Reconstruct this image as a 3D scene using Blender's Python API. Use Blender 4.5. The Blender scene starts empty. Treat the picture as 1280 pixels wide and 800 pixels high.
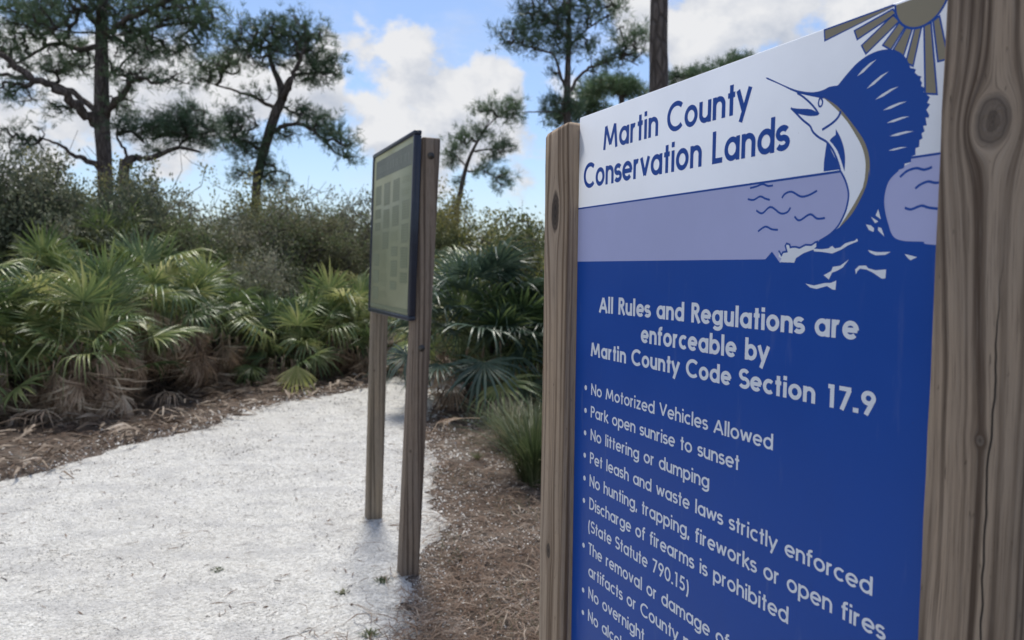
import bpy, math, random
import numpy as np
from mathutils import Vector, geometry
random.seed(7); rng = np.random.default_rng(7)
R = math.radians
S = bpy.context.scene
COL = S.collection

# ------------------------------------------------------------------ camera
FPX = 960.0
PITCH = math.atan((400 - 338) / FPX); ROLL = 0.0113; EYE = np.array([0, 0, 1.5])
cam_d = bpy.data.cameras.new('camera'); cam = bpy.data.objects.new('camera', cam_d); COL.objects.link(cam)
cam.location = EYE
cam_d.sensor_width = 36; cam_d.lens = 36 * FPX / 1280
cam_d.clip_start = 0.05; cam_d.clip_end = 3000
_f = np.array([0, math.cos(PITCH), -math.sin(PITCH)]); _u = np.array([0, math.sin(PITCH), math.cos(PITCH)]); _r = np.array([1., 0, 0])
_cr, _sr = math.cos(ROLL), math.sin(ROLL)
RX = _cr * _r + _sr * _u; UX = -_sr * _r + _cr * _u
from mathutils import Matrix
cam.rotation_euler = Matrix(((RX[0], UX[0], -_f[0]), (RX[1], UX[1], -_f[1]), (RX[2], UX[2], -_f[2]))).to_euler()
cam_d.dof.use_dof = True; cam_d.dof.focus_distance = 1.22; cam_d.dof.aperture_fstop = 7.0
S.camera = cam

def ray(x, y): return _f + RX * (x - 640) / FPX + UX * (400 - y) / FPX
def ground(x, y):
    d = ray(x, y); return EYE + d * (-1.5 / d[2])
def W(x, y, dist):                      # the point at forward distance dist seen along that direction
    d = ray(x, y); return EYE + d * (dist / d[1])

# ------------------------------------------------------------------ sun + sky
SUN_AZ, SUN_EL = R(-8), R(67)           # azimuth clockwise from +Y
sun_d = bpy.data.lights.new('sun', 'SUN'); sun = bpy.data.objects.new('sun', sun_d); COL.objects.link(sun)
sdir = Vector((math.sin(SUN_AZ) * math.cos(SUN_EL), math.cos(SUN_AZ) * math.cos(SUN_EL), math.sin(SUN_EL)))
sun.rotation_euler = sdir.to_track_quat('Z', 'Y').to_euler()
sun_d.energy = 2.5; sun_d.angle = R(10); sun_d.color = (1, .95, .86)
S.view_settings.view_transform = 'Standard'; S.view_settings.look = 'None'
S.view_settings.exposure = 0.6; S.view_settings.gamma = 1.0

class NT:
    """small helper round a node tree"""
    def __init__(s, nt): s.nt = nt; s.N = nt.nodes; s.L = nt.links
    def n(s, t, **k):
        o = s.N.new(t)
        for a, b in k.items(): setattr(o, a, b)
        return o
    def put(s, inp, v):
        if isinstance(v, bpy.types.NodeSocket): s.L.new(v, inp)
        else: inp.default_value = v
    def math(s, op, a, b=0.0, c=0.0, clamp=False):
        o = s.n('ShaderNodeMath', operation=op); o.use_clamp = clamp
        s.put(o.inputs[0], a); s.put(o.inputs[1], b); s.put(o.inputs[2], c)
        return o.outputs[0]
    def vmath(s, op, a, b=None, out=0, scale=None):
        o = s.n('ShaderNodeVectorMath', operation=op); s.put(o.inputs[0], a)
        if b is not None: s.put(o.inputs[1], b)
        if scale is not None: s.put(o.inputs[3], scale)
        return o.outputs[out]
    def mix(s, f, a, b, mode='MIX'):
        o = s.n('ShaderNodeMix', data_type='RGBA', blend_type=mode)
        s.put(o.inputs[0], f); s.put(o.inputs[6], a); s.put(o.inputs[7], b)
        return o.outputs[2]
    def noise(s, vec, scale, detail=3, rough=.5, dist=0, out=0):
        o = s.n('ShaderNodeTexNoise'); s.put(o.inputs['Vector'], vec); o.inputs['Scale'].default_value = scale
        o.inputs['Detail'].default_value = detail; o.inputs['Roughness'].default_value = rough; o.inputs['Distortion'].default_value = dist
        return o.outputs[out]
    def smooth(s, v, a, b, lo=0.0, hi=1.0):
        o = s.n('ShaderNodeMapRange', interpolation_type='SMOOTHSTEP')
        s.put(o.inputs[0], v); o.inputs[1].default_value = a; o.inputs[2].default_value = b
        o.inputs[3].default_value = lo; o.inputs[4].default_value = hi
        return o.outputs[0]
    def ramp(s, v, stops):
        o = s.n('ShaderNodeValToRGB'); s.put(o.inputs[0], v); e = o.color_ramp.elements
        while len(e) < len(stops): e.new(.5)
        for i, (p, c) in enumerate(stops): e[i].position = p; e[i].color = (*c, 1)
        return o.outputs[0]

world = bpy.data.worlds.new('World'); S.world = world; world.use_nodes = True
w = NT(world.node_tree); w.N.clear()
sky = w.n('ShaderNodeTexSky', sky_type='NISHITA'); sky.sun_disc = False
sky.sun_elevation = SUN_EL; sky.sun_rotation = SUN_AZ; sky.air_density = 1.0; sky.dust_density = 1.0; sky.ozone_density = 1.6
tc = w.n('ShaderNodeTexCoord').outputs['Generated']
dirn = w.vmath('NORMALIZE', tc)
# cumulus groups: direction of each group and its angular radius (rad), size weight
CL = [((505, 100), .062), ((560, 125), .07), ((480, 165), .06), ((600, 190), .085), ((540, 240), .10), ((640, 235), .09), ((455, 130), .03),
      ((625, 115), .035), ((60, 120), .12), ((190, 130), .10), ((290, 130), .07), ((380, 125), .06), ((720, 120), .04), ((790, 20), .06), ((960, 10), .11), ((880, 60), .06),
      ((1080, 30), .10), ((900, 110), .08), ((760, 170), .10), ((40, 240), .05), ((1300, 150), .25), ((1150, -250), .20), ((-200, 60), .16), ((-500, -100), .25), ((500, -350), .10),
      ((0, -.1, 1), .38), ((-.8, -.3, .55), .40), ((-.2, -.9, .5), .40), ((.8, -.5, .5), .35), ((-.9, .2, .25), .25), ((-.5, .4, .8), .25)]
def density(vec):
    acc = None
    for q_, r in CL:
        d = ray(*q_) if len(q_) == 2 else np.array(q_); d = d / np.linalg.norm(d)
        v = w.math('DIVIDE', w.vmath('DISTANCE', vec, tuple(d), out=1), r)
        v = w.math('SUBTRACT', 1.25, v)
        acc = v if acc is None else w.math('SMOOTH_MAX', acc, v, .25)
    acc = w.math('MAXIMUM', acc, -.45)
    st = w.vmath('MULTIPLY', vec, (1, 1, 1.35))
    n1 = w.noise(st, 7.5, 7, .58)
    n2 = w.noise(st, 2.1, 2, .5)
    a = w.math('MULTIPLY_ADD', w.math('SUBTRACT', n1, .5), 4.2, acc)
    a = w.math('MULTIPLY_ADD', w.math('SUBTRACT', n2, .5), 1.8, a)
    return a
den = density(dirn)
off = w.vmath('NORMALIZE', w.vmath('ADD', dirn, tuple(np.array([-.010, .0, .026]))))
den2 = density(off)
mask = w.smooth(den, .26, .72)
wisp = w.math('MULTIPLY', w.smooth(w.noise(w.vmath('MULTIPLY', dirn, (1, 1, 2.4)), 5.0, 6, .62), .50, .80), .35)
mask = w.math('MAXIMUM', mask, wisp)
shade = w.smooth(w.math('SUBTRACT', den, den2), -.35, .75)
thick = w.smooth(den, .5, 2.2)
lit = w.math('SUBTRACT', w.math('MULTIPLY_ADD', shade, .42, .72), w.math('MULTIPLY', thick, .22), clamp=True)
puff = w.noise(w.vmath('MULTIPLY', dirn, (1, 1, 1.3)), 17.0, 5, .6)
lit = w.math('MULTIPLY_ADD', w.math('SUBTRACT', puff, .5), 1.5, lit, clamp=True)
ccol = w.mix(lit, (.24, .29, .39, 1), (.60, .605, .62, 1))
STR = 0.10
skyc = w.vmath('MULTIPLY', sky.outputs[0], (STR * .88, STR * .94, STR * 1.05))
ccol = w.vmath('MULTIPLY', ccol, (.92, .92, .92))
res = w.mix(mask, skyc, ccol)
bg = w.n('ShaderNodeBackground'); w.L.new(res, bg.inputs[0]); bg.inputs[1].default_value = 1.0
w.L.new(bg.outputs[0], w.n('ShaderNodeOutputWorld').inputs[0])

# ------------------------------------------------------------------ object helpers
def tag(o, label=None, cat=None, group=None, kind=None):
    if label: o['label'] = label
    if cat: o['category'] = cat
    if group: o['group'] = group
    if kind: o['kind'] = kind
    return o
def empty(name, loc, rz=0):
    o = bpy.data.objects.new(name, None); COL.objects.link(o); o.location = [float(v) for v in loc]; o.rotation_euler = (0, 0, rz); o.empty_display_size = .2
    return o
class MB:
    """collects numpy vertices and faces; builds one mesh object"""
    def __init__(s): s.V = []; s.F = []; s.M = []; s.n = 0
    def add(s, V, F, mi=0):
        V = np.asarray(V, float).reshape(-1, 3); s.V.append(V)
        for f in F:
            f = np.asarray(f, np.int64)
            if f.ndim == 1: f = f[None]
            s.F.append(f + s.n); s.M.append(np.full(len(f), mi, np.int32))
        s.n += len(V); return s
    def mesh(s, name, mats, smooth=False):
        me = bpy.data.meshes.new(name)
        V = np.concatenate(s.V).astype(np.float32)
        loops = np.concatenate([f.ravel() for f in s.F]).astype(np.int32)
        tot = np.concatenate([np.full(len(f), f.shape[1]) for f in s.F]).astype(np.int32)
        st = np.concatenate([[0], np.cumsum(tot)[:-1]]).astype(np.int32)
        me.vertices.add(len(V)); me.vertices.foreach_set('co', V.ravel())
        me.loops.add(len(loops)); me.loops.foreach_set('vertex_index', loops)
        me.polygons.add(len(tot)); me.polygons.foreach_set('loop_start', st)
        me.polygons.foreach_set('material_index', np.concatenate(s.M))
        if smooth: me.polygons.foreach_set('use_smooth', np.ones(len(tot), bool))
        for m in (mats if isinstance(mats, (list, tuple)) else [mats]): me.materials.append(m)
        me.update(calc_edges=True); me.validate()
        return me
    def build(s, name, mats, parent=None, loc=None, smooth=False):
        return link(name, s.mesh(name, mats, smooth), parent, loc)
def link(name, me, parent=None, loc=None):
    o = bpy.data.objects.new(name, me); COL.objects.link(o)
    if parent is not None: o.parent = parent
    if loc is not None: o.location = [float(v) for v in loc]
    return o
def box(x0, x1, y0, y1, z0, z1, b=0.0):
    """box with chamfered vertical and horizontal edges"""
    if b <= 0:
        V = [(x, y, z) for z in (z0, z1) for x, y in ((x0, y0), (x1, y0), (x1, y1), (x0, y1))]
        return V, [[0, 3, 2, 1], [4, 5, 6, 7], [0, 1, 5, 4], [1, 2, 6, 5], [2, 3, 7, 6], [3, 0, 4, 7]]
    pts = lambda i: [(x0 + b + i, y0 + i), (x1 - b - i, y0 + i), (x1 - i, y0 + b + i), (x1 - i, y1 - b - i), (x1 - b - i, y1 - i), (x0 + b + i, y1 - i), (x0 + i, y1 - b - i), (x0 + i, y0 + b + i)]
    V = []; F = []
    for z, i in ((z0, b), (z0 + b, 0), (z1 - b, 0), (z1, b * .9)):
        V += [(x, y, z) for x, y in pts(i)]
    for k in range(3):
        for j in range(8): F.append([k * 8 + j, k * 8 + (j + 1) % 8, k * 8 + 8 + (j + 1) % 8, k * 8 + 8 + j])
    F.append(list(range(7, -1, -1))); F.append([24 + j for j in range(8)])
    return V, F
def tube(P, rad, n=6, cap=True):
    P = np.asarray(P, float); rad = np.broadcast_to(np.asarray(rad, float), (len(P),))
    T = np.gradient(P, axis=0); T /= np.linalg.norm(T, axis=1)[:, None] + 1e-9
    up = np.array([0, 0, 1.]) if abs(T[0][2]) < .9 else np.array([1., 0, 0])
    A = np.cross(T, up); A /= np.linalg.norm(A, axis=1)[:, None] + 1e-9; B = np.cross(T, A)
    a = np.linspace(0, 2 * math.pi, n, endpoint=False)
    V = P[:, None] + rad[:, None, None] * (np.cos(a)[None, :, None] * A[:, None] + np.sin(a)[None, :, None] * B[:, None])
    i = np.arange(len(P) - 1)[:, None] * n; j = np.arange(n)[None]
    F = np.stack([i + j, i + n + j, i + n + (j + 1) % n, i + (j + 1) % n], -1).reshape(-1, 4)
    fs = [F]
    if cap: fs += [np.arange(n)[None], ((len(P) - 1) * n + np.arange(n))[None, ::-1]]
    return V.reshape(-1, 3), fs
def segs(A, B, ra, rb, n=3):
    """many straight tapered tubes at once"""
    A = np.asarray(A); B = np.asarray(B); T = B - A; T /= np.linalg.norm(T, axis=1)[:, None] + 1e-9
    up = np.where(np.abs(T[:, 2:3]) < .9, np.array([[0, 0, 1.]]), np.array([[1., 0, 0]]))
    X = np.cross(T, up); X /= np.linalg.norm(X, axis=1)[:, None] + 1e-9; Y = np.cross(T, X)
    a = np.linspace(0, 2 * math.pi, n, endpoint=False)
    ring = np.cos(a)[None, :, None] * X[:, None] + np.sin(a)[None, :, None] * Y[:, None]
    V = np.concatenate([A[:, None] + ring * np.asarray(ra)[:, None, None], B[:, None] + ring * np.asarray(rb)[:, None, None]], 1)
    i = np.arange(len(A))[:, None] * 2 * n; j = np.arange(n)[None]
    F = np.stack([i + j, i + n + j, i + n + (j + 1) % n, i + (j + 1) % n], -1).reshape(-1, 4)
    return V.reshape(-1, 3), [F]
def rdir(n):
    v = rng.normal(size=(n, 3)); return v / np.linalg.norm(v, axis=1)[:, None]

# ------------------------------------------------------------------ materials
def new_mat(name):
    m = bpy.data.materials.new(name); m.use_nodes = True; t = NT(m.node_tree); t.N.clear()
    b = t.n('ShaderNodeBsdfPrincipled'); o = t.n('ShaderNodeOutputMaterial'); t.L.new(b.outputs[0], o.inputs[0])
    t.b = b; t.o = o
    return m, t
def objco(t): return t.n('ShaderNodeTexCoord').outputs['Object']
def posco(t): return t.n('ShaderNodeNewGeometry').outputs['Position']
def bump(t, h, strength, dist):
    o = t.n('ShaderNodeBump'); t.put(o.inputs['Height'], h); o.inputs['Strength'].default_value = strength; o.inputs['Distance'].default_value = dist
    t.L.new(o.outputs[0], t.b.inputs['Normal']); return o
def simple(name, col, rough=.6, spec=.5, metal=0.0, var=.12):
    m, t = new_mat(name)
    n = t.noise(objco(t), 40, 4, .6)
    c = t.mix(t.smooth(n, .3, .7), tuple(x * (1 - var) for x in col) + (1,), tuple(min(1, x * (1 + var)) for x in col) + (1,))
    t.put(t.b.inputs['Base Color'], c); t.b.inputs['Roughness'].default_value = rough
    t.b.inputs['Specular IOR Level'].default_value = spec; t.b.inputs['Metallic'].default_value = metal
    return m
def print_mat(name, col):               # ink on the glossy sign sheet
    m, t = new_mat(name)
    co = objco(t)
    n = t.noise(co, 6, 5, .6); d = t.noise(t.vmath('MULTIPLY', co, (60, 60, 8)), 1, 4, .6)
    c = t.mix(t.smooth(n, .3, .75), (*[x * .96 for x in col], 1), (*[min(1, x * 1.03) for x in col], 1))
    c = t.mix(t.math('MULTIPLY', t.smooth(d, .60, .8), .06), c, (.5, .5, .47, 1))     # dust
    sp = t.noise(co, 420, 2, .5)
    c = t.mix(t.math('MULTIPLY', t.smooth(sp, .74, .8), .35), c, (.05, .05, .05, 1))
    t.put(t.b.inputs['Base Color'], c)
    t.put(t.b.inputs['Roughness'], t.smooth(n, .2, .8, .30, .42))
    t.b.inputs['Specular IOR Level'].default_value = .22
    bump(t, t.noise(co, 9, 2, .4), .08, .004)
    return m
def wood_mat(name, knots=(), light=(.27, .215, .165), dark=(.115, .085, .062), freq=95.0, crack=None, seed=0.0, grey=.35, wobble=.035, knotc=((.085, .062, .048), (.155, .115, .085))):
    """weathered post: grain lines that flow round the knots; knots = (u, z, radius, stretch)"""
    m, t = new_mat(name)
    sep = t.n('ShaderNodeSeparateXYZ'); t.L.new(objco(t), sep.inputs[0])
    x, y, z = sep.outputs
    u = t.math('ADD', x, y)
    wob = t.noise(t.vmath('MULTIPLY', objco(t), (5, 5, 1.1)), 1.0, 3, .5)
    u = t.math('MULTIPLY_ADD', t.math('SUBTRACT', wob, .5), wobble, u)
    psi = u; kmask = None; kring = None
    for (ku, kz, ka, ks) in knots:
        du = t.math('SUBTRACT', t.math('ADD', x, y), ku); dz = t.math('DIVIDE', t.math('SUBTRACT', z, kz), ks)
        r2 = t.math('ADD', t.math('MULTIPLY', du, du), t.math('MULTIPLY', dz, dz))
        dup = t.math('MULTIPLY', du, t.math('DIVIDE', ka * ka, t.math('ADD', r2, ka * ka * .12)))
        psi = t.math('SUBTRACT', psi, dup)
        r = t.math('SQRT', r2)
        r = t.math('MULTIPLY_ADD', t.math('SUBTRACT', t.noise(objco(t), 60, 2, .5), .5), ka * .35, r)
        km = t.smooth(r, ka * .72, ka * .98, 1.0, 0.0)
        cv = t.n('ShaderNodeCombineXYZ'); t.put(cv.inputs[0], t.math('DIVIDE', r, ka)); t.put(cv.inputs[1], ku * 50 + kz)
        kr = t.noise(cv.outputs[0], 3.2, 3, .6)
        kmask = km if kmask is None else t.math('MAXIMUM', kmask, km)
        kring = kr if kring is None else t.mix(km, kring, kr)
    # ring lines in psi, slowly changing along the grain
    cv = t.n('ShaderNodeCombineXYZ'); t.put(cv.inputs[0], t.math('MULTIPLY', psi, freq)); t.put(cv.inputs[1], t.math('MULTIPLY', z, .8)); cv.inputs[2].default_value = seed
    g1 = t.noise(cv.outputs[0], 1.0, 1.5, .5)
    cv2 = t.n('ShaderNodeCombineXYZ'); t.put(cv2.inputs[0], t.math('MULTIPLY', psi, freq * 9)); t.put(cv2.inputs[1], t.math('MULTIPLY', z, 16)); cv2.inputs[2].default_value = seed + 5
    g2 = t.noise(cv2.outputs[0], 1.0, 3, .6)
    line = t.smooth(g1, .42, .66)
    line = t.math('MULTIPLY', line, t.smooth(g1, .78, .66))
    tone = t.noise(t.vmath('MULTIPLY', objco(t), (9, 9, 2.2)), 1, 4, .55)
    c = t.mix(t.smooth(tone, .3, .7), (*light, 1), (*[a * (1 - grey) + .17 * grey for a in light], 1))
    c = t.mix(t.math('MULTIPLY', line, 1.0), c, (*dark, 1))
    c = t.mix(t.math('MULTIPLY', t.smooth(g2, .48, .75), .62), c, (*[a * .7 for a in dark], 1))
    c = t.mix(t.math('MULTIPLY', t.smooth(g2, .5, .25), .22), c, (.36, .33, .29, 1))
    if kmask is not None:
        kc = t.mix(t.smooth(kring, .35, .65), (*knotc[0], 1), (*knotc[1], 1))
        c = t.mix(kmask, c, kc)
    # pores and little dents
    dn = t.noise(t.vmath('MULTIPLY', objco(t), (260, 260, 60)), 1, 2, .5)
    c = t.mix(t.math('MULTIPLY', t.smooth(dn, .68, .78), .55), c, (*[a * .55 for a in dark], 1))
    h = t.math('MULTIPLY_ADD', line, .9, t.math('MULTIPLY', g2, -.6))
    h = t.math('SUBTRACT', h, t.math('MULTIPLY', t.smooth(dn, .68, .78), .5))
    if crack:
        cu, z0, z1, wd = crack
        wv = t.n('ShaderNodeCombineXYZ'); t.put(wv.inputs[2], z)
        cx = t.math('MULTIPLY_ADD', t.math('SUBTRACT', t.noise(wv.outputs[0], 7, 3, .6), .5), .022, cu)
        cx = t.math('MULTIPLY_ADD', t.math('SUBTRACT', z, z0), .014, cx)
        dd = t.math('ABSOLUTE', t.math('SUBTRACT', t.math('ADD', x, y), cx))
        ww = t.math('MULTIPLY', t.math('MULTIPLY', t.smooth(z, z1, z1 - .12), wd), t.smooth(z, z0 - .05, z0 + .2))
        cm = t.smooth(t.math('DIVIDE', dd, t.math('ADD', ww, 1e-5)), .55, 1.0, 1.0, 0.0)
        c = t.mix(t.math('MULTIPLY', cm, .93), c, (.012, .010, .009, 1))
        h = t.math('SUBTRACT', h, t.math('MULTIPLY', cm, 4.0))
    t.put(t.b.inputs['Base Color'], c)
    t.b.inputs['Roughness'].default_value = .72; t.b.inputs['Specular IOR Level'].default_value = .35
    bump(t, h, .8, .0018)
    return m
def leaf_mat(name, cols, rough=.45, trans=.3, spec=.5, patch=2.5):
    m, t = new_mat(name)
    geo = t.n('ShaderNodeNewGeometry'); oi = t.n('ShaderNodeObjectInfo')
    rnd = geo.outputs['Random Per Island']
    n = t.noise(geo.outputs['Position'], patch, 3, .6)
    v = t.math('ADD', t.math('MULTIPLY', rnd, .55), t.math('MULTIPLY_ADD', t.math('SUBTRACT', n, .5), 2.4, t.math('MULTIPLY_ADD', oi.outputs['Random'], .5, -.02)), clamp=True)
    k = len(cols) - 1
    c = t.ramp(v, [(i / k, cc) for i, cc in enumerate(cols)])
    t.put(t.b.inputs['Base Color'], c); t.b.inputs['Roughness'].default_value = rough; t.b.inputs['Specular IOR Level'].default_value = spec
    tr = t.n('ShaderNodeBsdfTranslucent'); t.L.new(c, tr.inputs[0])
    mx = t.n('ShaderNodeMixShader'); mx.inputs[0].default_value = trans
    t.L.new(t.b.outputs[0], mx.inputs[1]); t.L.new(tr.outputs[0], mx.inputs[2]); t.L.new(mx.outputs[0], t.o.inputs[0])
    return m
def bark_mat(name, a, b, sc=(14, 14, 3)):
    m, t = new_mat(name)
    n = t.noise(t.vmath('MULTIPLY', objco(t), sc), 1, 5, .6)
    v = t.n('ShaderNodeTexVoronoi', feature='DISTANCE_TO_EDGE'); t.L.new(t.vmath('MULTIPLY', objco(t), (sc[0] * .7, sc[1] * .7, sc[2])), v.inputs['Vector']); v.inputs['Scale'].default_value = 1.0
    e = t.smooth(v.outputs[0], .0, .18)
    c = t.mix(t.smooth(n, .3, .7), (*a, 1), (*b, 1)); c = t.mix(t.math('MULTIPLY', t.math('SUBTRACT', 1, e), .6), c, tuple(x * .45 for x in a) + (1,))
    t.put(t.b.inputs['Base Color'], c); t.b.inputs['Roughness'].default_value = .9
    bump(t, t.math('ADD', e, t.math('MULTIPLY', n, .6)), .8, .03)
    return m
M_bark = bark_mat('pine_bark', (.085, .066, .056), (.17, .14, .125))
M_twig = bark_mat('twig_bark', (.09, .075, .062), (.17, .15, .13), (30, 30, 8))
M_needle = leaf_mat('pine_needles', [(0.060, 0.106, 0.062), (0.103, 0.171, 0.088), (0.164, 0.247, 0.119)], .5, .22, patch=.5)
M_scrub = leaf_mat('scrub_oak_leaves', [(0.080, 0.099, 0.061), (0.150, 0.167, 0.105), (0.228, 0.238, 0.158), (0.334, 0.315, 0.237)], .62, .3, .3, patch=1.1)
M_brown = leaf_mat('brown_scrub_leaves', [(0.094, 0.095, 0.057), (0.170, 0.160, 0.090), (0.145, 0.189, 0.081), (0.256, 0.244, 0.144)], .65, .3, .3, patch=1.0)
M_olive = leaf_mat('olive_scrub_leaves', [(0.086, 0.107, 0.046), (0.148, 0.165, 0.066), (0.260, 0.245, 0.092), (0.373, 0.333, 0.123)], .6, .35, .3, patch=1.2)
M_vine = leaf_mat('vine_leaves', [(0.107, 0.125, 0.035), (0.197, 0.213, 0.062), (0.321, 0.304, 0.090), (0.250, 0.178, 0.080)], .5, .35, patch=1.6)
M_frond = leaf_mat('palmetto_green', [(0.062, 0.104, 0.043), (0.125, 0.185, 0.069), (0.223, 0.276, 0.098), (0.363, 0.380, 0.156)], .36, .28, .6, patch=1.3)
M_frond_blue = leaf_mat('palmetto_blue_green', [(0.035, 0.065, 0.047), (0.065, 0.105, 0.071), (0.105, 0.152, 0.105)], .36, .25, .6)
M_frond_yel = leaf_mat('palmetto_yellow', [(.26, .29, .09), (.38, .40, .15), (.50, .48, .24)], .45, .5)
M_dead = leaf_mat('dead_frond', [(0.149, 0.098, 0.070), (0.316, 0.226, 0.157), (0.534, 0.392, 0.285), (0.751, 0.627, 0.476)], .65, .18, .3, patch=2.0)
M_grass = leaf_mat('bunch_grass', [(.05, .075, .03), (.09, .12, .05), (.15, .17, .08), (.24, .22, .13)], .5, .3)
M_straw = leaf_mat('pine_straw', [(0.070, 0.046, 0.034), (0.134, 0.088, 0.064), (0.204, 0.142, 0.102), (0.272, 0.221, 0.183)], .7, .1, .2, patch=3)
M_debris = leaf_mat('leaf_litter', [(.07, .05, .037), (.15, .11, .08), (.28, .225, .175), (.44, .38, .32)], .7, .1, .3, patch=3)
M_shell = leaf_mat('shell_fragments', [(.24, .23, .21), (.48, .465, .44), (.66, .65, .625), (.84, .83, .80)], .5, .05, .4, patch=1.5)
M_fibre = bark_mat('palmetto_stem', (.045, .034, .027), (.12, .09, .07), (40, 40, 12))

# ------------------------------------------------------------------ the ground and the path
def ground_mat():
    m, t = new_mat('leaf_strewn_sand')
    p = posco(t)
    n1 = t.noise(p, 1.1, 5, .6); n2 = t.noise(p, 14, 5, .65); n3 = t.noise(t.vmath('MULTIPLY', p, (60, 60, 60)), 1, 3, .6)
    c = t.mix(t.smooth(n2, .3, .7), (.062, .047, .037, 1), (.145, .112, .088, 1))
    c = t.mix(t.math('MULTIPLY', t.smooth(n1, .52, .68), .55), c, (.26, .235, .20, 1))
    c = t.mix(t.smooth(n3, .35, .7), c, t.mix(.5, c, (.035, .025, .02, 1)))
    t.put(t.b.inputs['Base Color'], c); t.b.inputs['Roughness'].default_value = .95
    bump(t, t.math('ADD', n2, t.math('MULTIPLY', n3, .4)), 1.0, .03)
    return m
def path_mat():
    m, t = new_mat('crushed_shell')
    p = posco(t)
    n1 = t.noise(p, .9, 4, .6); n2 = t.noise(p, 30, 4, .7)
    vo = t.n('ShaderNodeTexVoronoi'); t.L.new(p, vo.inputs['Vector']); vo.inputs['Scale'].default_value = 75
    sp = t.n('ShaderNodeSeparateColor'); t.L.new(vo.outputs['Color'], sp.inputs[0])
    c = t.mix(sp.outputs[0], (.44, .43, .40, 1), (.74, .73, .695, 1))
    c = t.mix(t.math('MULTIPLY', t.smooth(n2, .50, .72), .35), c, (.36, .32, .275, 1))
    c = t.mix(t.math('MULTIPLY', t.smooth(n1, .40, .68), .28), c, (.40, .38, .35, 1))
    fp = t.noise(t.vmath('MULTIPLY', p, (1, 1.3, 1)), 3.4, 4, .65)
    c = t.mix(t.math('MULTIPLY', t.smooth(fp, .45, .62), .5), c, (.40, .395, .39, 1))
    t.put(t.b.inputs['Base Color'], c); t.b.inputs['Roughness'].default_value = .8
    big = t.noise(t.vmath('MULTIPLY', p, (1, 1.6, 1)), 4.2, 3, .55)
    bump(t, t.math('MULTIPLY_ADD', big, 4.5, t.math('ADD', t.math('MULTIPLY', vo.outputs['Distance'], -1.2), t.math('MULTIPLY', n2, .8))), .8, .013)
    return m
gm = MB(); k = 120
gm.add([(-1500, -1500, 0), (1500, -1500, 0), (1500, 1500, 0), (-1500, 1500, 0)], [[0, 1, 2, 3]])
tag(gm.build('ground', ground_mat()), 'flat sandy ground covered in brown leaf litter and pine straw', kind='structure')

def spline(P, n):
    P = np.asarray(P, float); out = []
    for i in range(len(P) - 1):
        p0, p1, p2, p3 = P[max(i - 1, 0)], P[i], P[i + 1], P[min(i + 2, len(P) - 1)]
        for s_ in np.linspace(0, 1, n, endpoint=False):
            out.append(.5 * ((2 * p1) + (-p0 + p2) * s_ + (2 * p0 - 5 * p1 + 4 * p2 - p3) * s_ ** 2 + (-p0 + 3 * p1 - 3 * p2 + p3) * s_ ** 3))
    out.append(P[-1]); return np.array(out)
G2 = lambda x, y: ground(x, y)[:2]
LEFT = [(-9, -3), (-7.2, 1.2), (-5.4, 3.6), G2(0, 600), G2(130, 562), G2(245, 537), G2(300, 518), G2(380, 498), G2(455, 486), G2(495, 473), G2(530, 467), (.3, 12.6), (2.4, 13.6), (6, 14.2)]
RIGHT = [(6, 12.6), (2.6, 12.0), (.9, 11.0), G2(560, 492), G2(543, 503), G2(528, 525), G2(525, 552), G2(536, 585), G2(541, 625), G2(548, 672), G2(540, 730), G2(512, 768), G2(500, 800), (-.55, 2.3), (-.45, 1.0), (-.6, -3)]
def jag(P, amp):
    d = np.gradient(P, axis=0); nrm = np.stack([-d[:, 1], d[:, 0]], 1); nrm /= np.linalg.norm(nrm, axis=1)[:, None] + 1e-9
    k_ = len(P); a = np.zeros(k_)
    for per, am in ((40, 1.0), (17, .7), (7, .45), (3, .3)):
        xs = np.arange(0, k_ + per, per); a += am * np.interp(np.arange(k_), xs, rng.normal(size=len(xs)))
    return P + nrm * (a * amp)[:, None]
ledge = jag(spline(LEFT, 45), .05); redge = jag(spline(RIGHT, 45), .06)
path_poly = np.concatenate([ledge, redge])
tri = geometry.tessellate_polygon([[Vector((x, y, 0)) for x, y in path_poly]])
pm = MB(); pm.add(np.c_[path_poly, np.full(len(path_poly), .004)], [np.array([t_[::-1] if ((Vector(path_poly[t_[1]]) - Vector(path_poly[t_[0]])).cross(Vector(path_poly[t_[2]]) - Vector(path_poly[t_[0]])) < 0) else t_ for t_ in tri])])
tag(pm.build('path', path_mat()), 'white crushed shell path curving away behind the notice board', kind='structure')
def inside(P, poly):
    x, y = P[:, 0], P[:, 1]; r = np.zeros(len(P), bool); j = len(poly) - 1
    for i in range(len(poly)):
        xi, yi = poly[i]; xj, yj = poly[j]
        if yi != yj:
            r ^= ((yi > y) != (yj > y)) & (x < (xj - xi) * (y - yi) / (yj - yi) + xi)
        j = i
    return r
cpoly = np.concatenate([spline(LEFT, 8), spline(RIGHT, 8)])
def dist_edge(P):
    E = np.concatenate([spline(LEFT, 14), spline(RIGHT, 14)]); return np.min(np.linalg.norm(P[:, None] - E[None], axis=2), axis=1)
def sample(n, near=2.3, far=12):           # ground points, denser close by
    d = near * (far / near) ** rng.random(n); a = rng.uniform(R(-37), R(14), n)
    return np.stack([np.sin(a) * d, np.cos(a) * d], 1), d
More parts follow.
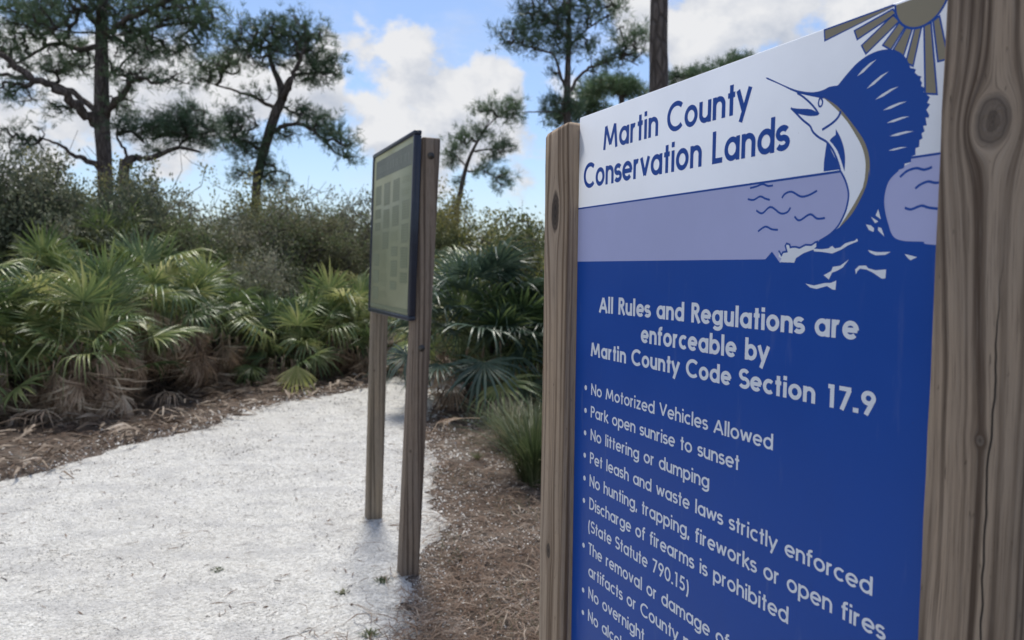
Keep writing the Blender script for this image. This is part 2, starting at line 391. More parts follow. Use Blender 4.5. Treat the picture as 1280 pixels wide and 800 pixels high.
def chips(n, fn, smin, smax, z0, mat, name, label, tilt=.45):
    P, d = sample(n); keep = fn(P); P = P[keep]; d = d[keep]; n = len(P)
    s_ = rng.uniform(smin, smax, n) * np.clip(d / 4.5, .8, 2.0)
    a = rng.uniform(0, 6.283, n); X = np.stack([np.cos(a), np.sin(a), rng.normal(0, tilt, n)], 1); Y = np.stack([-np.sin(a), np.cos(a), rng.normal(0, tilt, n)], 1)
    c = np.c_[P, z0 + s_ * .28]
    asp = rng.uniform(.5, .9, n)
    V = np.stack([c + X * s_[:, None] * .5, c + Y * (s_ * asp)[:, None] * .5, c - X * s_[:, None] * .5, c - Y * (s_ * asp)[:, None] * .5, c + np.c_[np.zeros((n, 2)), s_ * .25]], 1)
    i = np.arange(n)[:, None] * 5
    F = np.concatenate([i + np.array([[0, 1, 4]]), i + np.array([[1, 2, 4]]), i + np.array([[2, 3, 4]]), i + np.array([[3, 0, 4]])])
    m_ = MB(); m_.add(V, [F]); return tag(m_.build(name, mat), label, 'gravel', kind='stuff')
def loose(P):
    g = sum(np.sin(P[:, 0] * a_ + P[:, 1] * b_ + c_) for a_, b_, c_ in ((3.1, 2.3, .4), (-5.2, 3.9, 1.7), (8.3, 6.1, 2.9), (-2.2, -7.7, .8), (13., -4., 4.)))
    return inside(P, cpoly) & (rng.random(len(P)) < np.clip(.62 + g * .16, .18, 1))
chips(120000, loose, .0045, .012, .003, M_shell, 'shell_gravel', 'loose white broken shell scattered over the pale path')
def spill(P):
    ins = inside(P, cpoly); de = dist_edge(P); return (~ins) & (rng.random(len(P)) < np.exp(-de / .25) * .8 + .5 * (P[:, 0] > -2.2) * (np.sin(P[:, 0] * 7 + P[:, 1] * 3) * np.sin(P[:, 1] * 5 - P[:, 0] * 4) > .45) + .05 * (P[:, 0] > -2.2))
chips(60000, spill, .008, .018, .004, M_shell, 'spilled_shell_gravel', 'white shell bits spilled from the path onto the brown litter')
def strips(n, fn, lmin, lmax, wd, z0, dz, mat, name, label, cat, curl=.15, seg=2):
    P, d = sample(n, 2.6, 14); keep = fn(P); P = P[keep]; d = d[keep]; n = len(P)
    L = rng.uniform(lmin, lmax, n); a = rng.uniform(0, 6.283, n); b = a + rng.normal(0, .5, n)
    up = np.abs(rng.normal(0, curl, n)); z = z0 + rng.random(n) ** 2 * dz
    w_ = wd * rng.uniform(.6, 1.3, n) * np.clip(d / 5, .9, 2.2)
    pts = [np.c_[P, z]]; dirs = [np.stack([np.cos(a), np.sin(a), up], 1), np.stack([np.cos(b), np.sin(b), -up * .8], 1)]
    for q in dirs: pts.append(pts[-1] + q * (L / 2)[:, None])
    V = []
    for q, (pt, ws) in enumerate(zip(pts, (.5, 1.0, .25))):
        sd = np.stack([-np.sin(a), np.cos(a), rng.normal(0, .5, n)], 1) * (w_ * ws / 2)[:, None]
        V += [pt - sd, pt + sd]
    V = np.stack(V, 1); V[..., 2] = np.maximum(V[..., 2], .005)
    i = np.arange(n)[:, None] * 6
    F = np.concatenate([i + np.array([[0, 1, 3, 2]]), i + np.array([[2, 3, 5, 4]])])
    m_ = MB(); m_.add(V, [F]); return tag(m_.build(name, mat), label, cat, kind='stuff')
def litter_left(P):
    ins = inside(P, cpoly); de = dist_edge(P); return (~ins & (rng.random(len(P)) < .9)) | (ins & (rng.random(len(P)) < np.exp(-de / .12) * .30))
def left_only(P):
    return litter_left(P) & ((P[:, 0] < -1.6) | (P[:, 1] > 8.6))
strips(60000, litter_left, .05, .17, .004, .005, .05, M_straw, 'pine_straw', 'fallen brown pine needles matted along both sides of the path', 'pine straw')
strips(7000, left_only, .10, .38, .016, .008, .10, M_debris, 'leaf_litter', 'grey and tan dead palmetto leaf bits along the left path edge', 'leaf litter', .3)
strips(2600, lambda P: litter_left(P) & (P[:, 0] > -1.2) & (P[:, 1] < 9), .06, .22, .007, .008, .03, M_debris, 'dead_twigs', 'pale dead twigs and chips on the brown ground right of the board', 'twigs', .1)
strips(1500, lambda P: inside(P, cpoly) & (rng.random(len(P)) < .55), .02, .09, .006, .007, .008, M_straw, 'path_debris', 'small brown twigs and leaf scraps lying on the white path', 'twigs', .05)

# ------------------------------------------------------------------ stroke lettering (round geometric sans, one ribbon per stroke)
def arc(cx, cy, rx, ry, a0, a1, n=None):
    n = n or max(4, int(abs(a1 - a0) / 12)); a = np.radians(np.linspace(a0, a1, n + 1))
    return [(cx + rx * math.cos(t_), cy + ry * math.sin(t_)) for t_ in a]
CAP, XH, DSC = .74, .53, -.2
def glyph(ch, w_):
    h = w_ / 2; r = .255; q = r - h; c = XH / 2; ry = c - h + .005
    bowl = lambda cx=r: arc(cx, c, q, ry, 0, 360)
    if ch == ' ': return [], .27
    if ch == 'a': return [bowl(), [(2 * r - h, 0), (2 * r - h, XH)]], 2 * r
    if ch == 'b': return [bowl(), [(h, 0), (h, CAP)]], 2 * r
    if ch == 'd': return [bowl(), [(2 * r - h, 0), (2 * r - h, CAP)]], 2 * r
    if ch == 'p': return [bowl(), [(h, DSC), (h, XH)]], 2 * r
    if ch == 'g': return [bowl(), [(2 * r - h, XH), (2 * r - h, 0)] + arc(r, -.0, q, .2 - h, 0, -150)], 2 * r
    if ch == 'c': return [arc(r, c, q, ry, 48, 312)], 2 * r - .07
    if ch == 'e': return [arc(r, c, q, ry, 0, 318), [(h, c), (2 * r - h * .6, c)]], 2 * r - .01
    if ch == 'o': return [bowl()], 2 * r
    if ch in 'nhmru':
        a_ = .19 - h / 2 if ch != 'm' else .17 - h / 2
        top = XH - a_ - h
        if ch == 'u': return [[(h, XH)] + arc(h + a_, h + a_, a_, a_, 180, 360) + [(h + 2 * a_, XH)], [(h + 2 * a_, 0), (h + 2 * a_, XH)]], 2 * a_ + w_
        if ch == 'r': return [[(h, 0), (h, XH)], arc(h + a_ * .8, top, a_ * .8, a_, 180, 70)], .22 + h
        s_ = [[(h, 0), (h, CAP if ch == 'h' else XH)], arc(h + a_, top, a_, a_, 180, 0) + [(h + 2 * a_, 0)]]
        if ch == 'm': s_.append(arc(h + 3 * a_, top, a_, a_, 180, 0) + [(h + 4 * a_, 0)]); return s_, 4 * a_ + w_
        return s_, 2 * a_ + w_
    if ch == 's':
        r2 = (XH - w_) / 4 + .003; a_ = .135
        return [arc(.17, XH - h - r2, a_, r2, 30, 270)[:-1] + arc(.17, h + r2, a_ + .01, r2, 90, -150)], .34
    if ch == 't': return [[(.14, 0), (.14, .70)], [(.02, XH - h), (.26, XH - h)]], .27
    if ch == 'f': return [[(.12, 0), (.12, .60)] + arc(.12 + .12, .60, .12, CAP - .60 - h, 180, 75), [(.01, XH - h), (.27, XH - h)]], .28
    if ch == 'i': return [[(h + .01, 0), (h + .01, XH)], [(h + .01, CAP - w_ * 1.05), (h + .01, CAP)]], w_ + .02
    if ch == 'l': return [[(h + .01, 0), (h + .01, CAP)]], w_ + .02
    if ch == 'k': return [[(h, 0), (h, CAP)], [(h, .20), (.36, XH)], [(.15, .27), (.40, 0)]], .40
    if ch == 'v': return [[(.04, XH), (.215, .05), (.39, XH)]], .43
    if ch == 'w': return [[(.04, XH), (.18, .05), (.33, XH - .05), (.48, .05), (.62, XH)]], .66
    if ch == 'y': return [[(.03, XH), (.225, .03)], [(.42, XH), (.13, DSC)]], .44
    if ch == 'z': return [[(.03, XH - h), (.37, XH - h)], [(.33, XH - h), (.07, h)], [(.03, h), (.38, h)]], .40
    if ch == 'M': return [[(h, 0), (.15, CAP - .06), (.39, .12), (.63, CAP - .06), (.78 - h, 0)]], .80
    if ch == 'N': return [[(h, 0), (h, CAP)], [(h, CAP - .08), (.52 - h, .08)], [(.52 - h, 0), (.52 - h, CAP)]], .53
    if ch == 'C': return [arc(.38, CAP / 2, .38 - h, CAP / 2 - h + .01, 46, 314)], .66
    if ch == 'L': return [[(h, CAP), (h, h), (.36, h)]], .37
    if ch == 'A': return [[(.04, 0), (.31, CAP - .07), (.58, 0)], [(.12, .22), (.50, .22)]], .62
    if ch == 'R': return [[(h, 0), (h, CAP)], [(h, CAP - h), (.22, CAP - h)] + arc(.22, CAP - .21, .19 - h, .21 - h, 90, -90) + [(h, CAP - .42 + h)], [(.2, CAP - .42 + h), (.42, 0)]], .44
    if ch == 'P': return [[(h, 0), (h, CAP)], [(h, CAP - h), (.22, CAP - h)] + arc(.22, CAP - .21, .19 - h, .21 - h, 90, -90) + [(h, CAP - .42 + h)]], .42
    if ch == 'D': return [[(h, 0), (h, CAP)], [(h, CAP - h), (.18, CAP - h)] + arc(.18, CAP / 2, .36 - h, CAP / 2 - h, 90, -90) + [(h, h)]], .55
    if ch == 'S':
        r2 = (CAP - w_) / 4 + .003
        return [arc(.22, CAP - h - r2, .17, r2, 30, 270)[:-1] + arc(.22, h + r2, .19, r2, 90, -150)], .44
    if ch == 'T': return [[(.2, 0), (.2, CAP)], [(.01, CAP - h), (.39, CAP - h)]], .41
    if ch == 'V': return [[(.04, CAP), (.29, .07), (.54, CAP)]], .58
    if ch == '1': return [[(.06, CAP - h), (.24, CAP - h)], [(.2, CAP), (.2, 0)]], .34
    if ch == '7': return [[(.04, CAP - h), (.43, CAP - h)], [(.38, CAP - h * 1.2), (.14, 0)]], .46
    if ch == '9': return [arc(.24, CAP - .225, .225 - h, .225 - h, 0, 360), [(.45 - h * 1.1, CAP - .30), (.17, 0)]], .48
    if ch == '0': return [arc(.24, CAP / 2, .24 - h, CAP / 2 - h, 0, 360)], .50
    if ch == '5': return [[(.40, CAP - h), (.15, CAP - h), (.10, .40)] + arc(.21, .235, .20 - h * .4, .235 - h, 130, -140)], .46
    if ch == '.': return [[(h + .01, 0), (h + .01, w_ * 1.05)]], w_ + .03
    if ch == ',': return [[(h + .04, w_), (h - .01, -.10)]], w_ + .04
    if ch == '(': return [arc(.30, .27, .26, .56, 130, 230)], .22
    if ch == ')': return [arc(-.10, .27, .26, .56, 50, -50)], .22
    if ch == '*': return [[(.06, .26), (.19, .26)]], .30
    return [[(0, 0), (.3, 0)]], .35
def ribbon(P, wd):
    """flat ribbon with mitred joints round a 2-D polyline"""
    P = np.asarray(P, float); P = P[np.r_[True, np.linalg.norm(np.diff(P, axis=0), axis=1) > 1e-5]]; closed = np.allclose(P[0], P[-1]) and len(P) > 3
    if closed: P = P[:-1]
    prev = np.roll(P, 1, 0) if closed else np.vstack([P[0] * 2 - P[1], P[:-1]])
    nxt = np.roll(P, -1, 0) if closed else np.vstack([P[1:], P[-1] * 2 - P[-2]])
    a = P - prev; b = nxt - P; a /= np.linalg.norm(a, axis=1)[:, None] + 1e-12; b /= np.linalg.norm(b, axis=1)[:, None] + 1e-12
    na = np.stack([-a[:, 1], a[:, 0]], 1); nb = np.stack([-b[:, 1], b[:, 0]], 1)
    m_ = na + nb; l2 = (m_ ** 2).sum(1)[:, None]; m_ = 2 * m_ / np.maximum(l2, .95)
    wd = np.broadcast_to(np.asarray(wd, float), (len(P),))[:, None]
    V = np.concatenate([P + m_ * wd / 2, P - m_ * wd / 2]); k_ = len(P); i = np.arange(k_ if closed else k_ - 1); j = (i + 1) % k_
    return V, np.stack([i, i + k_, j + k_, j], 1)
def text_mesh(s_, wd, track=.085):
    """strokes of a line in unit letters -> list of (V2, F), total width"""
    x = 0; out = []
    for ch in s_:
        st, adv = glyph(ch, wd); cut = []
        for q in st:                                   # sharp corners become separate strokes
            q = [p_ for i, p_ in enumerate(q) if i == 0 or math.dist(p_, q[i - 1]) > 1e-5]; cur = [q[0]]
            for i in range(1, len(q)):
                cur.append(q[i])
                if i < len(q) - 1:
                    a_ = math.atan2(q[i][1] - q[i - 1][1], q[i][0] - q[i - 1][0]); b_ = math.atan2(q[i + 1][1] - q[i][1], q[i + 1][0] - q[i][0])
                    if abs((b_ - a_ + math.pi) % (2 * math.pi) - math.pi) > R(95): cut.append(cur); cur = [q[i]]
            cut.append(cur)
        st = cut
        for q in st: out.append((np.asarray(q, float) + [x, 0], wd * (1.25 if ch in '.*' else 1.0)))
        x += adv + track
    return out, x - track
# flat figures on a vertical plane y = yp of a local frame (front faces look to -y)
def sheet(mb, V2, F, yp, mi=0):
    V2 = np.asarray(V2); V = np.stack([V2[:, 0], np.full(len(V2), yp), V2[:, 1]], 1); F = np.asarray(F)
    A, B, C = V2[F[:, 0]], V2[F[:, 1]], V2[F[:, 2]]
    cr = (B[:, 0] - A[:, 0]) * (C[:, 1] - A[:, 1]) - (B[:, 1] - A[:, 1]) * (C[:, 0] - A[:, 0])
    F = np.where((cr < 0)[:, None], F[:, ::-1], F); mb.add(V, [F], mi)
def poly(mb, P, yp, mi=0):
    P = np.asarray(P, float); tr = geometry.tessellate_polygon([[Vector((a, b, 0)) for a, b in P]]); sheet(mb, P, np.array(tr), yp, mi)

# ------------------------------------------------------------------ the big park sign
dv = ray(216, 333)[:2]; dv = dv / np.linalg.norm(dv)              # direction of the sign receding from us
C0 = np.array([.09234, 1.34055])                                   # front inner corner of the far post
RZ = math.atan2(-dv[1], -dv[0])
sign = tag(empty('park_sign', (C0[0], C0[1], 0), RZ), 'large blue and white rules sign with a leaping sailfish between two wooden posts', 'sign')
LX = -dv; LY = np.array([dv[1], -dv[0]])                           # local x (towards us), local y (to the back)
def on_sign(px, py, yp=.022):
    d = ray(px, py); q = EYE[:2] - C0
    t_ = (yp - q @ LY) / (d[:2] @ LY); Pw = EYE + d * t_
    return ((Pw[:2] - C0) @ LX, Pw[2])
PW = .089
def post(name, mat, parent, cx, cy, top, slope=0.0, lean=(0, 0), zb=-.3, w_=PW, seed=1, nz=34):
    """square timber: rounded arrises, slightly uneven faces, weathered top"""
    rg = np.random.default_rng(seed); b = .004; h = w_ / 2
    ring = [(-h + b, -h), (0, -h), (h - b, -h), (h, -h + b), (h, 0), (h, h - b), (h - b, h), (0, h), (-h + b, h), (-h, h - b), (-h, 0), (-h, -h + b)]
    zs = list(np.linspace(zb, top - .006, nz)); V = []
    for z in zs:
        for (x, y) in ring:
            s_ = 1 + .004 * math.sin(z * 7 + x * 50 + seed) + rg.normal(0, .0035)
            V.append((x * s_ + lean[0] * z, y * s_ + lean[1] * z, z + (slope * x if z == zs[-1] else 0)))
    for (x, y) in ring: V.append((x * .94 + lean[0] * top, y * .94 + lean[1] * top, top + slope * x + rg.normal(0, .0012)))
    V.append((lean[0] * top, lean[1] * top, top + .001)); n = 12; k_ = len(zs) + 1; F = []
    for i in range(k_ - 1):
        for j in range(n): F.append([i * n + j, i * n + (j + 1) % n, (i + 1) * n + (j + 1) % n, (i + 1) * n + j])
    T = [[(k_ - 1) * n + j, (k_ - 1) * n + (j + 1) % n, k_ * n] for j in range(n)]
    mb = MB(); mb.add(V, [np.array(F), np.array(T)]); return mb.build(name, mat, parent, (cx, cy, 0), smooth=False)
# far post: front face towards the path, side face towards us
topL = on_sign(706, 157, 0)[1]
kx, kz = on_sign(694, 265, 0)
MWL = wood_mat('weathered_pine_far', [(kx + .0445 - .0445, kz, .017, 2.4), (kx - .008, kz - .62, .009, 1.8)], light=(.43, .315, .215), dark=(.14, .09, .055), knotc=((.03, .022, .018), (.10, .07, .05)), seed=3)
post('post', MWL, sign, -PW / 2, PW / 2, topL, slope=.10, seed=3)
xr = on_sign(1162, 400, 0)[0]
k1 = on_sign(1240, 152, 0); k2 = on_sign(1225, 551, 0)
cxr = xr + PW / 2; ku = lambda kx_: kx_ - cxr - .0445
MWR = wood_mat('weathered_pine_near', [(ku(k1[0]), k1[1], .0185, 1.45), (ku(k2[0]), k2[1], .0042, 1.25), (ku(k1[0]) + .02, k1[1] + .33, .012, 1.6)], light=(.345, .262, .19), dark=(.07, .045, .03), wobble=.05, knotc=((.075, .056, .044), (.17, .135, .108)),
               freq=100, crack=(ku(on_sign(1225, 640, 0)[0]) + .001, k2[1] - .35, k2[1] + .17, .0011), seed=9, grey=.25)
nearp = post('post', MWR, sign, cxr, PW / 2, 2.15, seed=5, nz=60); nearp['label'] = 'near wooden post with a large oval knot'
# panel
YP = .022
pt = on_sign(723, 148)[1]; PXL, PXR = .0015, xr + .028
BOT = .55
M_white = print_mat('sign_white', (.70, .74, .82)); M_blue = print_mat('sign_blue', (.004, .062, .34)); M_lav = print_mat('sign_lavender', (.40, .43, .69)); M_gold = print_mat('sign_gold', (.25, .225, .165))
pb = MB(); pb.add(*box(PXL, PXR, YP, YP + .006, BOT, pt, .0012))
panel = pb.build('panel', M_white, sign)
q1, q2 = on_sign(722, 327), on_sign(722, 261)
ZB, ZL = q1[1], on_sign(722.5, 261)[1]
A_ = lambda pts: [on_sign(900 + x / 3.334, y / 3.334) for x, y in pts]
B_ = lambda pts: [on_sign(860 + x / 3.0476, 180 + y / 3.0476) for x, y in pts]
def cm(pts, n=5): return [tuple(p) for p in spline(pts, n)]
STEP = .00004
# lavender water
lav = MB()
edgeL = cm(B_([(579, 99), (600, 140), (612, 190), (605, 240), (590, 280), (570, 315), (540, 345), (500, 370)]))
poly(lav, [(PXL + .001, ZL), (edgeL[0][0], ZL)] + edgeL[1:] + [(edgeL[-1][0] - .02, ZB - .004), (PXL + .001, ZB - .004)], YP - STEP)
edgeR = B_([(850, 52), (849, 72), (820, 84), (803, 102)]) + cm(B_([(803, 102), (770, 135), (755, 170), (748, 215), (752, 260), (765, 310), (775, 340), (792, 360), (830, 370), (895, 372), (907, 381), (1000, 388)]))
poly(lav, [(PXR - .001, edgeR[0][1])] + edgeR + [(PXR - .001, edgeR[-1][1])], YP - STEP)
lav.build('water_band', M_lav, panel)
# blue ground with the sailfish rising out of it
sea_l = [(PXL + .001, BOT + .001), (PXL + .001, ZB)] + [(B_([(295, 434)])[0][0], ZB)] + B_([(320, 410), (336, 432), (350, 452), (420, 430), (490, 376)])
belly = cm(B_([(500, 368), (540, 345), (575, 318)]), 3) + cm(B_([(576, 318), (620, 270), (655, 210), (680, 150), (690, 90), (685, 40)]), 4)[1:] + cm(A_([(615, 640), (600, 590), (555, 520), (500, 455), (440, 412)]), 4)
bill = cm(A_([(440, 412), (400, 405), (320, 386), (250, 353), (196, 330)]), 3) + A_([(190, 323)]) + cm(A_([(200, 324), (290, 365), (340, 380), (390, 384), (430, 375), (455, 362), (490, 356)]), 3)
sail = cm(A_([(492, 355), (530, 308), (575, 260), (630, 223), (690, 206), (745, 215), (778, 246), (790, 275)]), 4)
jagr = A_([(817, 290), (812, 303), (826, 315), (840, 318), (834, 333), (843, 345), (838, 358), (853, 366), (850, 384), (875, 405), (864, 428), (876, 435), (860, 458), (872, 478), (871, 491), (857, 490), (862, 522), (847, 525), (853, 547), (840, 556), (845, 576), (832, 584), (830, 612), (815, 618), (815, 645), (797, 652), (796, 676), (770, 682), (767, 700), (746, 708)])
rest = edgeR[4:] + [(PXR - .001, edgeR[-1][1]), (PXR - .001, BOT + .001)]
bl = MB(); poly(bl, sea_l + belly[1:] + bill[1:] + sail + jagr + rest, YP - 2 * STEP)
poly(bl, cm(A_([(294, 449), (330, 453), (382, 456), (412, 478), (380, 484), (345, 479), (318, 470), (294, 449)]), 3)[:-1], YP - 3 * STEP)
poly(bl, cm(A_([(483, 538), (500, 568), (515, 610), (522, 660), (519, 715)]), 3) + cm(A_([(505, 670), (490, 630), (470, 600), (458, 584), (482, 562)]), 3), YP - 3 * STEP)
poly(bl, cm(A_([(446, 588), (468, 635), (486, 670), (500, 706)]), 3) + A_([(432, 715), (433, 680), (438, 640)]), YP - 3 * STEP)
sf = bl.build('sailfish_emblem', M_blue, panel)
ln = MB()
def stroke(pts, wd, lay=4, mi=0, n=6):
    V, F = ribbon(np.array(cm(pts, n)) if n > 1 else np.array(pts), wd); sheet(ln, V, F, YP - lay * STEP, mi)
def taper(k_, wd): return wd * np.sin(np.linspace(.12, math.pi - .12, k_)) ** .6
stroke(A_([(322, 388), (345, 402), (372, 425), (395, 450), (412, 476)]), .0022)
jaw = A_([(296, 450), (318, 472), (345, 500), (375, 525), (388, 550), (412, 572), (445, 592), (470, 625), (488, 665), (501, 707)])
stroke(jaw, .0024)
stroke(A_([(503, 462), (495, 485), (470, 512), (426, 541)]), .0028, 5)
stroke(A_([(420, 409), (428, 422), (424, 440), (415, 444), (411, 430), (415, 412), (420, 409)]), .0020, 5)
ln_edge = np.array(edgeL); V, F = ribbon(ln_edge, .0022); sheet(ln, V, F, YP - 5 * STEP)
stroke([(PXL + .001, ZL), (edgeL[0][0], ZL)], .0026, 5, n=1); stroke([(edgeR[0][0], edgeR[0][1]), (PXR - .001, edgeR[0][1])], .0022, 5, n=1)
for sq in [[(237, 168), (260, 162), (285, 153), (305, 160), (324, 158)], [(228, 210), (250, 213), (275, 200), (295, 208), (312, 213)], [(358, 206), (370, 190), (395, 182), (430, 200), (460, 195), (492, 178)],
           [(260, 253), (283, 264), (315, 240), (352, 264), (378, 260), (391, 242)], [(406, 276), (425, 291), (465, 268), (492, 284), (522, 282)], [(267, 333), (295, 315), (320, 325), (343, 327)],
           [(808, 126), (835, 103), (870, 92), (900, 98), (930, 88)], [(866, 170), (885, 155), (915, 143), (945, 148), (990, 140)], [(826, 243), (850, 249), (890, 235), (920, 243), (990, 250)]]:
    stroke(B_(sq), .0024, 4)
ln.build('outline', M_blue, panel)
gd = MB()
outer = cm(A_([(428, 404), (470, 428), (505, 458), (557, 522), (602, 590), (623, 660), (624, 740)]), 4) + cm(B_([(690, 90), (682, 150), (657, 210), (622, 270), (575, 320)]), 4)
inner = cm(B_([(575, 318), (606, 272), (642, 213), (666, 165)]), 4) + cm(A_([(604, 742), (607, 680), (595, 620), (568, 566), (530, 506), (485, 455), (428, 404)]), 4)
poly(gd, outer + inner[1:-1], YP - 4 * STEP)
sc_ = on_sign(1152, -5); er = on_sign(1121.5, 8); rad_s = abs(sc_[0] - er[0]) * 1.08
cz = min(sc_[1], pt - .002)
disc = [(sc_[0] + rad_s * math.cos(a), cz + rad_s * math.sin(a)) for a in np.linspace(math.pi, 2 * math.pi, 40)]
clipt = lambda P: [(min(x, PXR - .001), min(z, pt - .0015)) for x, z in P]
poly(gd, clipt(disc), YP - 2.5 * STEP)
rays = [[(435, 122), (722, 3), (735, 22), (437, 170)], [(560, 128), (720, 38), (735, 56), (572, 165)], [(590, 190), (722, 62), (748, 88), (608, 225)], [(678, 188), (750, 90), (777, 103), (712, 208)],
        [(722, 207), (782, 105), (805, 110), (764, 236)], [(774, 262), (815, 105), (842, 105), (805, 275)], [(850, 105), (880, 95), (905, 393), (855, 390)], [(888, 88), (915, 66), (952, 245), (908, 257)]]
for rp in rays: poly(gd, clipt(A_(rp)), YP - 1.2 * STEP)
gd.build('sun_emblem', M_gold, panel)
ro = MB()
for rp in rays:
    P = clipt(A_(rp)); V, F = ribbon(np.array(P + [P[0]]), .0017); sheet(ro, V, F, YP - 1.7 * STEP)
V, F = ribbon(np.array(clipt(disc)), .0023); sheet(ro, V, F, YP - 3 * STEP)
ro.build('sun_outline', M_blue, panel)
for a, b, wd in [((572, 318), (652, 248), 11), ((612, 370), (703, 298), 11), ((648, 415), (745, 360), 11), ((680, 460), (778, 423), 11), ((695, 513), (790, 485), 10), ((707, 568), (808, 547), 11), ((702, 628), (780, 613), 8), ((790, 279), (814, 287), 7)]:
    a = np.array(a, float); b = np.array(b, float); d = b - a; nn = np.array([-d[1], d[0]]) / np.linalg.norm(d)
    mid = (a + b) / 2 - nn * wd * .9 if True else 0
    up_ = [a, a * .7 + b * .3 - nn * wd * .55, a * .3 + b * .7 - nn * wd * .62, b, a * .3 + b * .7 + nn * wd * .12, a * .7 + b * .3 + nn * wd * .42]
    wh = MB(); poly(wh, A_([tuple(p) for p in up_]), YP - 3.2 * STEP); wh.build('fin_stripe', M_white, panel)
for P in [[(346, 406), (356, 424), (362, 412), (377, 410), (371, 388), (376, 379), (388, 383), (390, 394), (399, 392), (412, 392), (425, 396), (448, 384), (470, 385), (486, 374), (493, 372), (491, 388), (478, 402), (440, 416), (412, 434), (405, 452), (350, 450), (357, 436), (346, 430)],
          [(478, 399), (510, 401), (535, 398), (549, 388), (560, 398), (580, 394), (600, 378), (636, 368), (644, 360), (648, 370), (610, 386), (585, 402), (550, 417), (510, 411), (480, 409)],
          [(725, 248), (735, 287), (715, 272)], [(697, 277), (725, 295), (713, 302)], [(678, 306), (697, 310), (709, 321), (707, 335), (690, 328)], [(725, 317), (737, 320), (748, 352), (724, 329)],
          [(686, 404), (720, 412), (773, 411), (752, 422), (715, 424), (695, 415)], [(826, 419), (873, 431), (848, 443), (835, 432)],
          [(613, 440), (580, 464), (552, 468), (546, 484), (517, 500), (537, 516), (549, 490), (570, 482), (590, 470)],
          [(640, 497), (637, 478), (652, 464), (678, 463), (688, 474), (715, 481), (755, 478), (752, 512), (738, 513), (705, 490), (680, 478), (655, 475), (645, 485)],
          [(448, 532), (480, 539), (520, 530), (545, 529), (565, 520), (562, 556), (550, 554), (530, 541), (490, 552), (466, 547)]]:
    if P[0] == (346, 406):
        mbo = MB(); V, F = ribbon(np.array(B_(P[:16])), .0022); sheet(mbo, V, F, YP - 4.2 * STEP); mbo.build('outline', M_blue, panel)
    wh = MB(); poly(wh, B_(P), YP - 3.2 * STEP); wh.build('sea_spray', M_white, panel)
TRK = .055
def line(text, p0, p1, ptop, wd, mat, bul=None, xsc=None):
    """p0 baseline start, p1 a point at the far end of the last letter, ptop a cap top above p0"""
    u0, v0 = on_sign(*p0); u1, _ = on_sign(*p1); vt = on_sign(*ptop)[1] if ptop is not None else None
    hgt = (vt - v0) / CAP * 1.07 if vt is not None else xsc[0]
    st, tot = text_mesh(text, wd, TRK); sx = (u1 - u0) / tot if p1 is not None and xsc is None else xsc[1]
    if xsc is not None: sx = xsc[1]
    st = []; x_ = 0
    for wi, word in enumerate(text.split(' ')):
        q_, tw_ = text_mesh(word, wd, TRK); mb = MB()
        for k_, (P, ww) in enumerate(q_):
            V, F = ribbon(P, ww); V = (V + [x_, 0]) * [sx, hgt] + [u0, v0]; sheet(mb, V, F, YP - (4 + (k_ % 6)) * STEP)
        mb.build('word', mat, panel); x_ += tw_ + TRK * 2 + .27
    if bul is not None:
        mb = MB(); bx, bz = on_sign(*bul); n = 14; V = [(bx + .0044 * math.cos(6.2832 * i / n), bz + .0044 * math.sin(6.2832 * i / n)) for i in range(n)]; poly(mb, V, YP - 4 * STEP); mb.build('bullet_dot', mat, panel)
    return hgt, sx
line('Martin County', (754, 188), (938, 146), (756.5, 158), .125, M_blue)
line('Conservation Lands', (729.5, 236), (985.5, 187), (731, 207), .125, M_blue)
line('All Rules and Regulations are', (749, 390.5), (1073, 425), (750.5, 371.5), .14, M_white)
line('enforceable by', (801, 428), (961, 450), (803, 407), .14, M_white)
line('Martin County Code Section 17.9', (738.5, 445), (1095, 520), (740, 428), .14, M_white)
line('No Motorized Vehicles Allowed', (739, 493.5), (966, 566), (739, 480), .108, M_white, (732.3, 484.5))
line('Park open sunrise to sunset', (738.5, 521.5), (924, 590), (738.5, 508), .108, M_white, (732, 513))
line('No littering or dumping', (738.3, 550), (886.5, 611), (738.3, 536.5), .108, M_white, (731.5, 541))
line('Pet leash and waste laws strictly enforced', (737.5, 579), (1090, 753), (737.5, 565.5), .108, M_white, (731, 569))
line('No hunting, trapping, fireworks or open fires', (737, 607.5), (1106, 800), (737, 593.5), .108, M_white, (730.7, 597.5))
H_, SX_ = line('Discharge of firearms is prohibited', (736.7, 636), (985, 787), (736.7, 622), .108, M_white, (730, 625.5))
line('(State Statute 790.15)', (735.5, 663.5), (861, 744), (735.5, 649.5), .108, M_white)
XS = (H_, SX_)
line('The removal or damage of', (735.5, 692), (912, 806), None, .108, M_white, (729.5, 681.5), xsc=XS)
line('artifacts or County property', (735.5, 719.5), (912, 806), None, .108, M_white, None, xsc=XS)
line('No overnight', (735.5, 747.5), (806, 800), None, .108, M_white, (729, 737.5), xsc=XS)
line('No alcohol', (735, 775.5), (772, 800), None, .108, M_white, (728.7, 765.5), xsc=XS)

